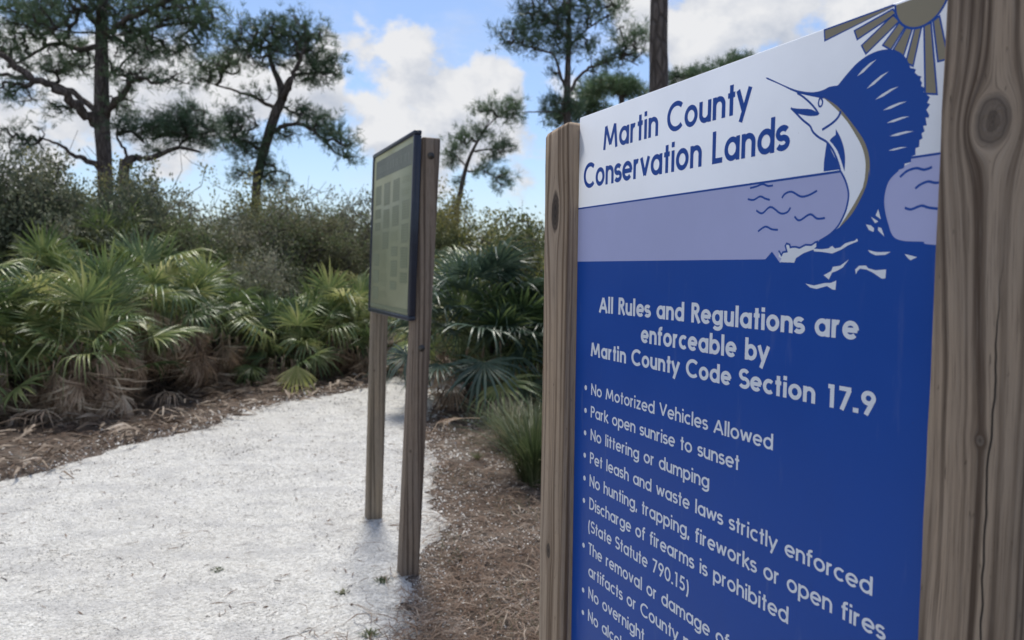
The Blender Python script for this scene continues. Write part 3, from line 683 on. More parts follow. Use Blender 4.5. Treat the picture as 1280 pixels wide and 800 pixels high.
# ------------------------------------------------------------------ the notice board further on
az2 = R(-22.8); d2 = np.array([math.sin(az2), math.cos(az2)])
B0 = ground(501.5, 722)[:2]; RZ2 = math.atan2(-d2[1], -d2[0])
board = tag(empty('notice_board', (B0[0], B0[1], 0), RZ2), 'framed notice board with faded map text on two leaning wooden posts beside the path', 'notice board')
BX = -d2; BY = np.array([d2[1], -d2[0]])
def on_board(px, py, yp):
    d = ray(px, py); q = EYE[:2] - B0; t_ = (yp - q @ BY) / (d[:2] @ BY); Pw = EYE + d * t_
    return ((Pw[:2] - B0) @ BX, Pw[2])
MB1 = wood_mat('weathered_pine_board_near', [(.030 + .0445, 1.56, .004, 1.5), (.05, 1.1, .007, 1.7), (.045, .62, .0065, 1.6)], light=(.255, .19, .14), dark=(.09, .062, .045), seed=21, freq=80, grey=.25)
MB2 = wood_mat('weathered_pine_board_far', [(.04, .9, .006, 1.5)], light=(.31, .24, .165), dark=(.11, .085, .06), seed=31, freq=80)
LEAN1, LEAN2 = .047, .028
tp = on_board(545, 162, LEAN1 * 2.1)[1]
post('post', MB1, board, -PW / 2, PW / 2, tp, lean=(0, LEAN1), seed=11)
far = ground(459.5, 651)[:2] - B0; fx, fy = far @ BX, far @ BY
post('post', MB2, board, fx - PW / 2, fy + PW / 2, tp - .04, lean=(0, LEAN2), seed=12)
M_steel = simple('bolt_steel', (.10, .095, .09), .5, .5, .8); M_frame = simple('dark_blue_frame', (.018, .024, .042), .35, .5)
M_board = print_mat('board_paper', (.29, .31, .21)); M_head = print_mat('board_header', (.13, .15, .125)); M_blk = print_mat('board_block', (.225, .245, .17)); M_txt = print_mat('board_small_print', (.30, .33, .22))
for zz in (tp - .085, 1.12):
    mb = MB()
    for r_, x0, x1 in ((.0165, .0005, .0035), (.0085, .0035, .011)):
        P = [(.0445 + x0, 0, 0), (.0445 + x1, 0, 0)]
        V, F = tube(P, r_, 14 if r_ > .01 else 6); mb.add(V, F)
    o = mb.build('bolt', M_steel, board, (-PW / 2, PW / 2 + LEAN1 * zz, zz))
# frame with depth; local slab baked with the slight lean of the board
zt, zb_ = on_board(513, 163, .045)[1], on_board(511, 402, .02)[1]
SH = .033; YB = lambda z: .092 - SH * (tp - z)                       # back of the frame at height z
xn = .012; xf = on_board(462, 300, YB(1.7) - .04)[0]; FD = .036
def slab(mb, x0, x1, z0, z1, y0, y1, b=.003, mi=0):
    V, F = box(x0, x1, y0, y1, z0, z1, b); V = np.array(V); V[:, 1] += YB(V[:, 2]); mb.add(V, F, mi)
fw_ = .022
for (x0, x1, z0, z1) in ((xf, xn, zt - fw_, zt), (xf, xn, zb_, zb_ + fw_), (xf, xf + fw_, zb_ + fw_, zt - fw_), (xn - fw_, xn, zb_ + fw_, zt - fw_)):
    mb = MB(); slab(mb, x0, x1, z0, z1, -FD, 0); mb.build('frame', M_frame, board)
mb = MB(); slab(mb, xf + fw_ * .8, xn - fw_ * .8, zb_ + fw_ * .8, zt - fw_ * .8, -FD + .008, -.006, .001); pan = mb.build('poster', M_board, board)
def fig(x0, x1, z0, z1, lay=1):
    V = np.array([(x0, 0, z0), (x1, 0, z0), (x1, 0, z1), (x0, 0, z1)]); V[:, 1] = YB(V[:, 2]) - FD + .008 - lay * .0006; return V, [[0, 1, 2, 3]]
xa, xb = xf + fw_, xn - fw_; Wd = xb - xa; za, zc = zb_ + fw_, zt - fw_; Ht = zc - za
hd = MB(); hd.add(*fig(xa + .06 * Wd, xb - .04 * Wd, zc - .155 * Ht, zc - .035 * Ht)); hd.build('header_strip', M_head, pan); M_htx = print_mat('board_header_letters', (.18, .205, .17)); hx = MB()
tx = MB(); rg = np.random.default_rng(3)
def smudge(x0, x1, z, hh):
    x = x0
    while x < x1:
        l_ = rg.uniform(.006, .02); tx.add(*fig(x, min(x + l_, x1), z, z + hh, 2)); x += l_ + .005
x = xa + .12 * Wd
while x < xb - .12 * Wd: l_ = rg.uniform(.012, .03); hx.add(*fig(x, x + l_, zc - .12 * Ht, zc - .075 * Ht, 2)); x += l_ + rg.choice([.008, .03])
bk = MB()
for c_ in range(4):
    cx0 = xa + Wd * (.05 + .235 * c_); cx1 = cx0 + Wd * .2; z = zc - .2 * Ht
    while z > za + .06 * Ht:
        hh = rg.uniform(.04, .15) * Ht
        if z - hh < za + .04 * Ht: break
        if rg.random() < .85:
            bk.add(*fig(cx0 + .02 * Wd, cx1 - .02 * Wd, z - hh, z)); zz = z - .014
            while zz > z - hh + .008: smudge(cx0 + .03 * Wd, cx1 - .03 * Wd - rg.random() * .03, zz, .0035); zz -= .013
        else:
            zz = z - .008
            while zz > z - hh: smudge(cx0, cx1 - rg.random() * .05, zz, .0035); zz -= .012
        z -= hh + .022
bk.add(*fig(xa, xb, za + .012, za + .03)); tag(bk.build('text_block', M_blk, pan), kind='stuff'); tag(tx.build('small_print', M_txt, pan), kind='stuff'); tag(hx.build('header_print', M_htx, pan), kind='stuff')

# ------------------------------------------------------------------ woody plants: skeleton grown towards target points
def grow(nodes, targets):
    """connect each target (nearest first) to the closest existing node; returns nodes, parent index"""
    nodes = [np.asarray(p, float) for p in nodes]; par = [-1] * len(nodes); n0 = len(nodes)
    T = np.asarray(targets, float); N = np.array(nodes)
    dm = np.min(np.linalg.norm(T[:, None] - N[None], axis=2), axis=1); order = np.argsort(dm)
    buf = np.zeros((n0 + 2 * len(T), 3)); buf[:n0] = N; k_ = n0; P = list(par); tips = []
    for i in order:
        t_ = T[i]; d = np.linalg.norm(buf[:k_] - t_, axis=1); j = int(np.argmin(d))
        if d[j] > .25:
            mid = (buf[j] + t_) / 2 + rng.normal(size=3) * d[j] * .10 - np.array([0, 0, d[j] * .06])
            buf[k_] = mid; P.append(j); j = k_; k_ += 1
        buf[k_] = t_; P.append(j); tips.append(k_); k_ += 1
    return buf[:k_], np.array(P), np.array(tips), n0
def wood_of(nodes, par, n0, rt_, rmax, n=3):
    cnt = np.ones(len(nodes))
    for i in range(len(nodes) - 1, n0 - 1, -1):
        cnt[par[i]] += cnt[i]
    r_ = np.minimum(rt_ * cnt ** .45, rmax); idx = np.arange(n0, len(nodes)); p = par[idx]
    ra = np.where(p < n0, r_[idx] * 1.15, np.minimum(r_[p], r_[idx] * 1.4))
    return segs(nodes[p], nodes[idx], ra, r_[idx], n)
def tufts(C, D, L, wd, per, up=.25):
    """needle bunches: thin triangles that spread from each centre about a direction"""
    n = len(C); C = np.repeat(C, per, 0); D = np.repeat(D, per, 0)
    d = D * .9 + rdir(n * per) * .95; d[:, 2] += up; d /= np.linalg.norm(d, axis=1)[:, None]
    l_ = L * rng.uniform(.6, 1.1, n * per); s_ = np.cross(d, rdir(n * per)); s_ /= np.linalg.norm(s_, axis=1)[:, None]
    C = C + rng.normal(size=C.shape) * L * .12
    V = np.stack([C - s_ * wd / 2, C + s_ * wd / 2, C + d * l_[:, None] + s_ * wd * .25, C + d * l_[:, None] - s_ * wd * .25], 1)
    F = np.arange(len(C))[:, None] * 4 + np.array([[0, 1, 2, 3]])
    return V.reshape(-1, 3), [F]
def tree(name, label, cat, dist, trunk, limbs, masses, group=None, tl=.26, tw=.012, per=16, tips_per=3, rt_=.012, spread=.16, lmat=None, zd=.8, tight=.85):
    """trunk/limbs are lists of (px, py, extra depth, radius) at forward distance dist; masses (px, py, rx, ry, n, extra depth)"""
    tp_ = [W(x, y, dist + dz) for x, y, dz, r_ in trunk]; base = tp_[0].copy(); rb = trunk[0][3]
    drop = base[2]; low = np.array([base[0] - (tp_[1] - tp_[0])[0] * min(1.0, drop / max(.5, (tp_[1] - tp_[0])[2])) * .5, base[1], -.2])
    root = tag(empty(name, (low[0], low[1], 0)), label, cat, group); off_ = np.array([low[0], low[1], 0])
    P = spline([low] + tp_, 6); rr = np.interp(np.linspace(0, 1, len(P)), np.linspace(0, 1, len(tp_) + 1), [rb * 1.25] + [r_ for *_, r_ in trunk])
    mb = MB(); V, F = tube(P - off_, rr, 10); mb.add(V, F); mb.build('trunk', M_bark, root, smooth=True)
    nodes = [q for q in spline(tp_, 8)]
    lims = MB()
    for lb in limbs:
        lp = [W(x, y, dist + dz) for x, y, dz, r_ in lb]; Q = spline(lp, 5); r2 = np.interp(np.linspace(0, 1, len(Q)), np.linspace(0, 1, len(lb)), [r_ for *_, r_ in lb])
        Q[1:-1] += rng.normal(size=Q[1:-1].shape) * r2[1:-1, None] * .35
        mb = MB(); V, F = tube(Q - off_, r2, 7); mb.add(V, F); mb.build('limb', M_bark, root, smooth=True); nodes += list(Q[2:])
    T = []
    for (px, py, rx, ry, n, dz) in masses:
        c = W(px, py, dist + dz); sc = dist / FPX; n = int(n * .95); g = rdir(n) * (rng.random(n) ** (1 / 2.2))[:, None] * 1.1
        T.append(c + g * np.array([rx * sc, rx * sc * zd, ry * sc]))
    T = np.concatenate(T); N, par, tips, n0 = grow(nodes, T)
    mb = MB(); V, F = wood_of(N - off_, par, n0, rt_, .07); mb.add(V, F); tag(mb.build('twigs', M_twig, root), kind='stuff')
    D = N[tips] - N[par[tips]]; D /= np.linalg.norm(D, axis=1)[:, None] + 1e-9
    C = np.repeat(N[tips], tips_per, 0) + rng.normal(size=(len(tips) * tips_per, 3)) * spread * np.array([1, 1, .7]); DD = np.repeat(D, tips_per, 0)
    mb = MB(); V, F = tufts(C - off_, DD, tl, tw, per); mb.add(V, F); mb.build('crown', lmat or M_needle, root)
    return root
PG = 'slash pines behind the scrub'
tree('pine_tree', 'big spreading pine with thick low limbs at the left edge of the sky', 'pine tree', 22,
     [(131, 215, 0, .20), (128, 165, 0, .21), (127, 120, 0, .20), (127, 60, 0, .17), (127, 30, 0, .16), (130, -60, 0, .13), (134, -170, 0, .06)],
     [[(126, 158, 0, .15), (104, 140, -.4, .14), (82, 117, -.8, .12), (50, 102, -1.0, .10), (22, 84, -1.2, .09), (-10, 62, -1.4, .07), (-60, 40, -1.4, .04)],
      [(120, 140, 0, .09), (85, 112, .5, .08), (40, 100, .8, .07), (-10, 92, 1, .05), (-60, 80, 1, .03)],
      [(126, 60, 0, .09), (100, 62, .6, .07), (70, 55, .8, .05), (38, 70, 1, .04), (10, 85, 1, .02)],
      [(128, 48, 0, .09), (150, 30, -.5, .08), (185, 12, -.8, .06), (225, -5, -1, .04)],
      [(126, 35, 0, .09), (110, 15, .5, .08), (90, -5, .8, .05), (60, -40, 1, .03)],
      [(129, 148, 0, .10), (150, 120, -.3, .09), (172, 98, -.5, .06), (200, 104, -.6, .04), (222, 92, -.6, .02)],
      [(130, 45, 0, .08), (160, 50, .4, .06), (200, 32, .6, .05), (245, 28, .8, .03)],
      [(128, 214, 0, .09), (112, 200, -.3, .08), (95, 196, -.5, .06), (72, 180, -.8, .04), (50, 172, -.8, .02)],
      [(122, 30, 0, .06), (124, 5, -.4, .05), (115, -30, -.5, .03)]],
     [(30, 20, 55, 28, 190, .6), (85, 15, 45, 26, 120, -.6), (10, 60, 30, 18, 50, 1), (150, 12, 40, 26, 110, .5), (205, 10, 42, 24, 130, -.6), (255, 22, 30, 22, 90, .4), (165, 55, 32, 20, 80, -.4), (205, 60, 30, 14, 55, .4),
      (115, 85, 40, 14, 40, .5), (60, 85, 38, 16, 55, .4), (20, 115, 30, 14, 45, -.8), (170, 92, 26, 14, 45, -.5), (215, 98, 22, 10, 25, -.6), (150, 130, 18, 20, 35, 0), (85, 60, 26, 14, 45, .8), (240, 55, 22, 14, 30, .5),
      (60, -60, 90, 50, 160, 0), (190, -60, 80, 45, 150, 0), (130, -150, 90, 60, 160, 0), (30, 175, 30, 18, 40, -.8), (75, 135, 22, 10, 18, .3)], PG, per=11, tips_per=2, spread=.17, tl=.23, tw=.015)
tree('pine_tree', 'smaller forked pine with a long low branch right of the thickest trunk', 'pine tree', 20,
     [(155, 218, 0, .13), (160, 205, 0, .12), (166, 198, 0, .10), (190, 197, 0, .07), (222, 185, 0, .05), (250, 190, 0, .03)],
     [[(156, 210, 0, .05), (157, 190, .2, .04), (146, 170, .3, .03), (150, 150, .4, .02)], [(222, 186, 0, .04), (236, 172, .2, .03), (262, 165, .3, .02)]],
     [(215, 160, 34, 16, 90, 0), (250, 165, 26, 18, 70, .3), (185, 165, 22, 12, 35, .2), (155, 160, 14, 14, 25, .3), (225, 140, 28, 10, 30, 0), (200, 190, 10, 6, 10, 0)], PG, per=13, tips_per=2)
tree('pine_tree', 'dense round topped pine with leaning trunk left of the notice board', 'pine tree', 27,
     [(320, 245, 0, .15), (327, 200, 0, .16), (336, 168, 0, .17), (345, 140, 0, .17), (352, 124, 0, .15), (350, 105, 0, .12), (341, 84, 0, .08), (335, 60, 0, .05)],
     [[(352, 126, 0, .12), (360, 108, -.3, .10), (368, 88, -.3, .07), (380, 62, -.3, .05)], [(354, 120, 0, .10), (362, 98, .4, .07), (385, 92, .6, .05), (410, 90, .8, .03)],
      [(338, 165, 0, .09), (362, 156, -.4, .07), (385, 158, -.6, .06), (402, 172, -.8, .05), (418, 190, -.8, .03), (436, 198, -.8, .02)], [(346, 138, 0, .08), (320, 122, .4, .06), (290, 112, .6, .04), (262, 104, .8, .02)],
      [(330, 190, 0, .09), (308, 178, -.4, .06), (290, 172, -.6, .04)], [(324, 222, 0, .06), (345, 214, .3, .04), (362, 218, .3, .02)]],
     [(345, 42, 42, 26, 190, 0), (385, 48, 26, 24, 110, .3), (300, 52, 28, 26, 110, -.3), (350, 72, 40, 16, 100, 0), (408, 82, 24, 18, 100, .5), (285, 78, 22, 12, 50, .4), (390, 98, 26, 9, 40, .4), (262, 82, 26, 11, 50, .6), (255, 100, 20, 10, 25, .6),
      (300, 150, 22, 16, 60, -.3), (290, 170, 26, 22, 95, -.5), (312, 185, 18, 16, 50, -.3), (352, 168, 18, 8, 35, 0), (380, 140, 26, 12, 50, .3), (405, 158, 26, 15, 80, -.6), (425, 178, 20, 14, 55, -.8), (437, 197, 12, 7, 22, -.8), (330, 205, 16, 16, 40, 0), (345, 226, 26, 10, 45, .2), (300, 218, 16, 10, 25, 0), (330, 118, 30, 8, 18, 0)],
     PG, per=11, tips_per=2, spread=.17, tl=.23, tw=.015)
tree('pine_tree', 'slender pine with open crown rising behind the far wooden post of the sign', 'pine tree', 24,
     [(710, 190, 0, .13), (709, 150, 0, .12), (709, 112, 0, .11), (710, 80, 0, .09), (711, 40, 0, .07), (712, 0, 0, .05), (712, -50, 0, .03)],
     [[(709, 112, 0, .05), (700, 92, -.3, .045), (692, 68, -.4, .035), (672, 62, -.5, .03), (652, 55, -.6, .02), (630, 50, -.7, .015)], [(711, 118, 0, .055), (722, 98, .3, .05), (737, 86, .5, .045), (752, 80, .6, .035), (775, 72, .8, .025), (798, 82, .8, .015)],
      [(709, 145, 0, .035), (695, 140, -.3, .03), (675, 140, -.5, .022), (655, 140, -.6, .015)], [(710, 60, 0, .04), (730, 40, .3, .03), (755, 22, .5, .02), (772, 10, .5, .01)], [(711, 50, 0, .04), (690, 25, -.3, .03), (668, 8, -.5, .02)]],
     [(700, 20, 34, 26, 95, 0), (665, 22, 20, 22, 55, -.4), (640, 45, 18, 14, 38, -.6), (740, 14, 28, 20, 60, .4), (700, 55, 26, 14, 55, 0), (668, 55, 14, 12, 22, -.5), (768, 8, 14, 9, 18, .5), (728, 50, 16, 10, 20, .2),
      (760, 74, 22, 10, 34, .6), (785, 60, 22, 16, 45, .8), (800, 42, 14, 9, 18, .8), (775, 38, 8, 6, 8, .8), (694, 86, 10, 6, 10, -.3), (694, 128, 15, 10, 24, -.3), (682, 140, 8, 7, 8, -.4), (710, 132, 12, 12, 18, 0), (740, 92, 8, 5, 6, .4), (700, -40, 60, 30, 110, 0)],
     PG, per=13, tips_per=2, tl=.25, tw=.015, spread=.17)
tree('pine_tree', 'small leaning pine with separate needle clumps between the board and the sign', 'pine tree', 26,
     [(571, 272, 0, .09), (574, 250, 0, .085), (578, 228, 0, .08), (584, 205, 0, .065), (592, 186, 0, .05), (604, 165, 0, .03), (612, 150, 0, .02)],
     [[(582, 213, 0, .035), (592, 214, .2, .03), (602, 212, .2, .02)], [(591, 190, 0, .035), (604, 187, -.2, .03), (622, 186, -.3, .02)], [(583, 207, 0, .03), (570, 195, -.2, .02), (562, 190, -.2, .015)], [(604, 165, 0, .025), (622, 146, .2, .02), (650, 140, .4, .012)], [(604, 214, .2, .02), (620, 222, .3, .012)]],
     [(612, 136, 12, 8, 14, 0), (630, 142, 18, 10, 26, .2), (640, 132, 12, 8, 14, .3), (600, 140, 7, 6, 7, 0), (592, 168, 14, 8, 18, 0), (566, 188, 10, 9, 18, -.2), (580, 176, 8, 7, 8, -.1), (604, 166, 10, 7, 10, 0), (625, 184, 16, 8, 24, -.3), (606, 212, 9, 9, 16, .2), (628, 226, 11, 9, 22, .3), (564, 205, 7, 4, 8, -.2), (573, 222, 5, 4, 5, 0), (620, 196, 8, 5, 8, 0)],
     PG, per=13, tips_per=3, tl=.24, tw=.014, spread=.17)
tree('pine_tree', 'tall bare pine trunk cut off by the top of the frame above the sign', 'pine tree', 13,
     [(823, 125, 0, .158), (823, 60, 0, .15), (824, 0, 0, .145), (826, -120, 0, .13), (829, -330, 0, .10), (833, -520, 0, .05)],
     [[(827, -300, 0, .05), (790, -340, .5, .03), (750, -350, .6, .015)], [(828, -330, 0, .05), (880, -370, .5, .03), (910, -380, .6, .015)]],
     [(830, -480, 90, 90, 200, 0), (760, -360, 60, 30, 60, .4), (900, -390, 60, 30, 60, .4)], PG, per=12, tips_per=3)
tree('pine_tree', 'distant flat topped pine just left of the tall bare trunk', 'pine tree', 42,
     [(777, 190, 0, .20), (777, 130, 0, .16), (778, 112, 0, .08)], [[(777, 125, 0, .08), (765, 112, 0, .05), (750, 108, 0, .03)], [(778, 122, 0, .08), (792, 112, 0, .05), (804, 110, 0, .03)]],
     [(765, 106, 28, 9, 90, 0), (790, 112, 22, 10, 70, 0), (745, 112, 14, 10, 40, 0)], PG, per=12, tips_per=3, tl=.32, tw=.025, spread=.25)
tree('pine_tree', 'distant bushy pine seen just above the left end of the sign', 'pine tree', 44,
     [(735, 195, 0, .22), (735, 130, 0, .16), (735, 118, 0, .08)], [[(735, 140, 0, .08), (722, 128, 0, .05)], [(735, 138, 0, .08), (748, 128, 0, .05)]],
     [(735, 118, 18, 12, 70, 0), (722, 138, 18, 14, 70, 0), (748, 140, 16, 14, 60, 0), (700, 148, 14, 10, 40, 0)], PG, per=12, tips_per=3, tl=.32, tw=.025, spread=.25)
tree('pine_tree', 'distant pine crown peeping over the top edge of the sign right of the bare trunk', 'pine tree', 40,
     [(900, 200, 0, .22), (900, 110, 0, .16), (900, 85, 0, .08)], [[(900, 110, 0, .08), (870, 98, 0, .05), (850, 96, 0, .03)], [(900, 105, 0, .08), (925, 88, 0, .05)]],
     [(920, 82, 24, 11, 90, 0), (885, 98, 30, 12, 100, 0), (855, 100, 22, 9, 60, 0), (940, 100, 40, 20, 80, 0)], PG, per=12, tips_per=3, tl=.32, tw=.025, spread=.25)

# shrubs
def leaves(C, per, s0, s1, spread):
    n = len(C) * per; C = np.repeat(C, per, 0) + rng.normal(size=(n, 3)) * spread
    d = rdir(n); q = np.cross(d, rdir(n)); q /= np.linalg.norm(q, axis=1)[:, None]; l_ = rng.uniform(s0, s1, n)[:, None]
    V = np.stack([C - d * l_ * .5, C - q * l_ * .27, C + d * l_ * .5, C + q * l_ * .27], 1)
    return V.reshape(-1, 3), [np.arange(n)[:, None] * 4 + np.array([[0, 1, 2, 3]])]
def shrub_meshes(seed, lmat, tips_n=620, per=34, s0=.026, s1=.054, spread=.062, bare=0, flat=1.0):
    global rng
    keep = rng; rng = np.random.default_rng(seed)
    lobes = [(rng.uniform(-.7, .7), rng.uniform(-.7, .7), rng.uniform(.45, 1.65) * flat, rng.uniform(.24, .46)) for _ in range(15)] + [(0, 0, .9 * flat, .7), (0, 0, .4, .8)]
    T = []
    for (x, y, z, r_) in lobes:
        n = int(tips_n * r_ ** 2 / sum(l_[3] ** 2 for l_ in lobes)) + 4
        T.append(np.array([x, y, z]) + rdir(n) * (rng.random(n) ** .45)[:, None] * np.array([r_, r_, r_ * .85]))
    T = np.concatenate(T); T = T[T[:, 2] > .05]
    if bare: T = np.concatenate([T, np.c_[rng.uniform(-.7, .7, bare), rng.uniform(-.7, .7, bare), rng.uniform(1.6, 2.15, bare)]])
    st = []
    for k_ in range(5):
        a = rng.uniform(0, 6.28); st += [np.array([.06 * math.cos(a), .06 * math.sin(a), 0]), np.array([.16 * math.cos(a), .16 * math.sin(a), .3]), np.array([.32 * math.cos(a + .2), .32 * math.sin(a + .2), .7])]
    mb = MB()
    for k_ in range(5):
        V, F = tube(spline(st[3 * k_:3 * k_ + 3], 3), np.linspace(.03, .016, 7), 5); mb.add(V, F)
    N, par, tips, n0 = grow(st, T); V, F = wood_of(N, par, n0, .0028, .020); mb.add(V, F)
    wm = mb.mesh('branches', M_twig)
    C = N[tips]; C = C[C[:, 2] < 1.95] if bare else C
    mb = MB(); V, F = leaves(C, per, s0, s1, spread); mb.add(V, F); lm = mb.mesh('foliage', lmat)
    rng = keep; return wm, lm
SH_ = {'grey': [shrub_meshes(1, M_scrub), shrub_meshes(2, M_scrub, bare=8)], 'brown': [shrub_meshes(3, M_brown, per=16, bare=14), shrub_meshes(4, M_brown, per=20)],
       'olive': [shrub_meshes(5, M_olive), shrub_meshes(6, M_olive, bare=8)], 'vine': [shrub_meshes(7, M_vine, per=30, s0=.016, s1=.045)]}
cnt_ = {}
def shrub(kind, px, dist, top_py, rad, label, group='scrub behind the palmettos', name='scrub_shrub', cat='shrub'):
    p = W(px, 335, dist); htop = W(px, top_py, dist)[2]; k_ = cnt_.get(kind, 0); cnt_[kind] = k_ + 1
    wm, lm = SH_[kind][k_ % len(SH_[kind])]
    root = tag(empty(name, (p[0], p[1], 0), rng.uniform(0, 6.28)), label, cat, group)
    sc = (rad / 1.05, rad / 1.05, htop / 1.9)
    for nm, me in (('branches', wm), ('foliage', lm)):
        o = link(nm, me, root); o.scale = sc
    return root
for a in [('grey', -70, 10.5, 160, 1.3, 'grey green scrub bush just outside the left frame edge'), ('grey', 20, 10.8, 178, 1.35, 'grey leaved scrub oak at the far left edge above the palmettos'), ('olive', 18, 13.5, 168, 1.4, 'olive bush at the left edge topmost against the sky'),
          ('grey', 95, 11.3, 200, 1.3, 'grey leaved scrub oak below the thickest pine trunk'), ('grey', 165, 12.2, 208, 1.35, 'pale grey scrub oak below the forked small pine'), ('brown', 215, 11.6, 250, 1.1, 'brownish thin scrub bush above the tallest palmetto fans'),
          ('olive', 250, 14.5, 212, 1.5, 'rounded olive green bush with sky holes below the long pine branch'), ('grey', 305, 13.6, 222, 1.5, 'grey green bush at the foot of the leaning pine'), ('brown', 355, 13.0, 246, 1.35, 'brown half bare bush right of the leaning pine foot'),
          ('brown', 400, 14.4, 248, 1.4, 'brown scrub below the open blue gap of sky'), ('olive', 345, 12.8, 318, 1.0, 'olive bush with yellow green tips behind the middle palmettos'), ('olive', 395, 13.4, 330, 1.0, 'speckled olive bush left of the notice board'),
          ('grey', 443, 15.5, 238, 1.2, 'open twiggy bush against the sky beside the board frame'), ('brown', 455, 14, 290, 1.2, 'rust brown bush touching the left frame of the board'), ('grey', 300, 11.6, 300, 1.0, 'grey low bush behind the bluish palmetto fan'),
          ('olive', 110, 16, 205, 1.7, 'dark bush far back between the left pine trunks'), ('olive', -150, 13, 170, 1.8, 'tall olive bush beyond the left frame edge'), ('brown', 400, 18, 250, 1.8, 'farthest brown thicket bush under the open sky gap')]:
    shrub(*a)
for a in [('vine', 612, 10.4, 292, 1.15, 'yellow green vine covered mound above the right palmettos'), ('vine', 672, 9.8, 275, 1.2, 'vine draped bush touching the far post of the sign'), ('olive', 560, 19, 232, 1.6, 'dark rounded bush at the foot of the small leaning pine'),
          ('olive', 600, 18, 270, 1.5, 'dark green bush on the skyline left of the vine mound'), ('grey', 650, 15.5, 272, 1.3, 'thin twiggy bush on the skyline beside the far post'), ('brown', 548, 15, 310, 1.3, 'reddish brown bush just right of the notice board post'),
          ('olive', 500, 20, 270, 1.8, 'green thicket seen behind the notice board posts'), ('olive', 760, 10, 250, 1.5, 'olive bush standing behind the left half of the sign'), ('grey', 900, 10, 240, 1.6, 'grey bush standing behind the middle of the sign'), ('olive', 1060, 9, 230, 1.6, 'olive bush standing behind the right half of the sign'),
          ('olive', 1300, 8.5, 200, 1.7, 'green bush behind the near post of the sign')]:
    shrub(*a, group='bushes right of the path')
# a far line of woodland closes the horizon
T = []
for i in range(240):
    a = R(-75 + 150 * i / 239) + rng.normal(0, .004); d = rng.uniform(55, 80); hgt = rng.uniform(3.2, 5.6)
    n = 26; g = rdir(n) * (rng.random(n) ** .4)[:, None]; T.append(np.array([math.sin(a) * d, math.cos(a) * d, hgt * .5]) + g * [2.6, 2.0, hgt * .5])
mb = MB(); V, F = leaves(np.concatenate(T), 5, .35, .8, .3); mb.add(V, F); tag(mb.build('far_woodland', M_olive), 'low dark line of distant scrub wood on the horizon', 'woodland', kind='stuff')

# ------------------------------------------------------------------ saw palmettos
def frond_mesh(seed, mat, fan=.50, pet=.75, droop=.18, spread=125, n=22, tilt=35, dead=False, bend=.10, name='frond'):
    rg = np.random.default_rng(seed); mb = MB()
    # petiole
    s_ = np.linspace(0, 1, 7); P = np.stack([pet * s_, np.zeros(7), -bend * s_ ** 2 * pet], 1)
    V, F = tube(P, np.linspace(.010, .0055, 7), 5); mb.add(V, F, 1)
    hub = P[-1]; ta = R(-tilt) - bend; ex = np.array([math.cos(ta), 0, math.sin(ta)]); ez = np.array([-math.sin(ta), 0, math.cos(ta)]); ey = np.array([0, 1., 0])
    dth = 2 * spread / n; ts = np.array([0, .18, .38, .62, .84, 1.0])
    for i in range(n):
        th = -spread + (i + .5) * dth + rg.normal(0, 1.6); thr = R(th)
        L = fan * (1 - .30 * (abs(th) / spread) ** 2) * rg.uniform(.80, 1.12)
        dr = droop * rg.uniform(.5, 1.6); tw = rg.normal(0, .15) if not dead else rg.normal(0, .5)
        cup = .10 * math.cos(thr)
        half = np.minimum(R(dth) / 2 * ts * L * 1.02, .0135) * np.array([1, 1, 1, .82, .45, .04]); half[0] = .0015
        if dead: half *= .62
        rd = L * ts; tip = np.maximum(ts - .45, 0)
        if rg.random() < (.22 if not dead else .6): dr *= 2.2
        zz = cup * ts * L - dr * L * tip ** 2 * 3.3
        rd = rd * (1 - .25 * np.clip(dr, 0, 1) * tip)
        drift = (rg.normal(0, .05) + (rg.normal(0, .25) if dead else 0)) * tip * L
        dx, dy = math.cos(thr), math.sin(thr)
        C = hub + (rd * dx - drift * dy)[:, None] * ex + (rd * dy + drift * dx)[:, None] * ey + zz[:, None] * ez
        sd = -dy * ex + dx * ey; sd = sd * math.cos(tw) + ez * math.sin(tw)
        fold = ez * (-.55)
        Lf = C - sd * half[:, None]; Rt = C + sd * half[:, None]; Mi = C + fold * half[:, None]
        V = np.concatenate([Lf, Mi, Rt]); k_ = 6; q = np.arange(5)
        F = np.concatenate([np.stack([q, q + k_, q + k_ + 1, q + 1], 1), np.stack([q + k_, q + 2 * k_, q + 2 * k_ + 1, q + k_ + 1], 1)])
        mb.add(V, [F], 0)
    return mb.mesh(name, [mat, M_pet if not dead else M_dead])
M_pet = simple('petiole_green', (.10, .13, .05), .5)
LIVE = [frond_mesh(i, M_frond, fan=rng.uniform(.40, .52), pet=rng.uniform(.45, .72), droop=d_, spread=s2, tilt=tl_, bend=b_) for i, (d_, s2, tl_, b_) in enumerate([(.10, 100, 6, .03), (.16, 112, 18, .06), (.30, 110, 30, .12), (.14, 90, 10, .05), (.45, 118, 42, .2), (.10, 75, 4, .03), (.24, 100, 22, .10), (.40, 75, 18, .10)])]
BLUE = [frond_mesh(i + 20, M_frond_blue, droop=.22, tilt=25 + 8 * i) for i in range(3)]
YEL = frond_mesh(40, M_frond_yel, droop=.25, tilt=30, fan=.46)
DEAD = [frond_mesh(50 + i, M_dead, fan=.50, pet=.16, droop=.5, spread=34 + 12 * i, tilt=12, dead=True, n=18, name='dead_frond') for i in range(4)]
def place(me, name, root, az, el, roll, base, sc):
    o = link(name, me, root, base)
    m_ = Matrix.Rotation(az, 4, 'Z') @ Matrix.Rotation(-el, 4, 'Y') @ Matrix.Rotation(roll, 4, 'X')
    o.rotation_euler = m_.to_euler(); o.scale = (sc, sc, sc); return o
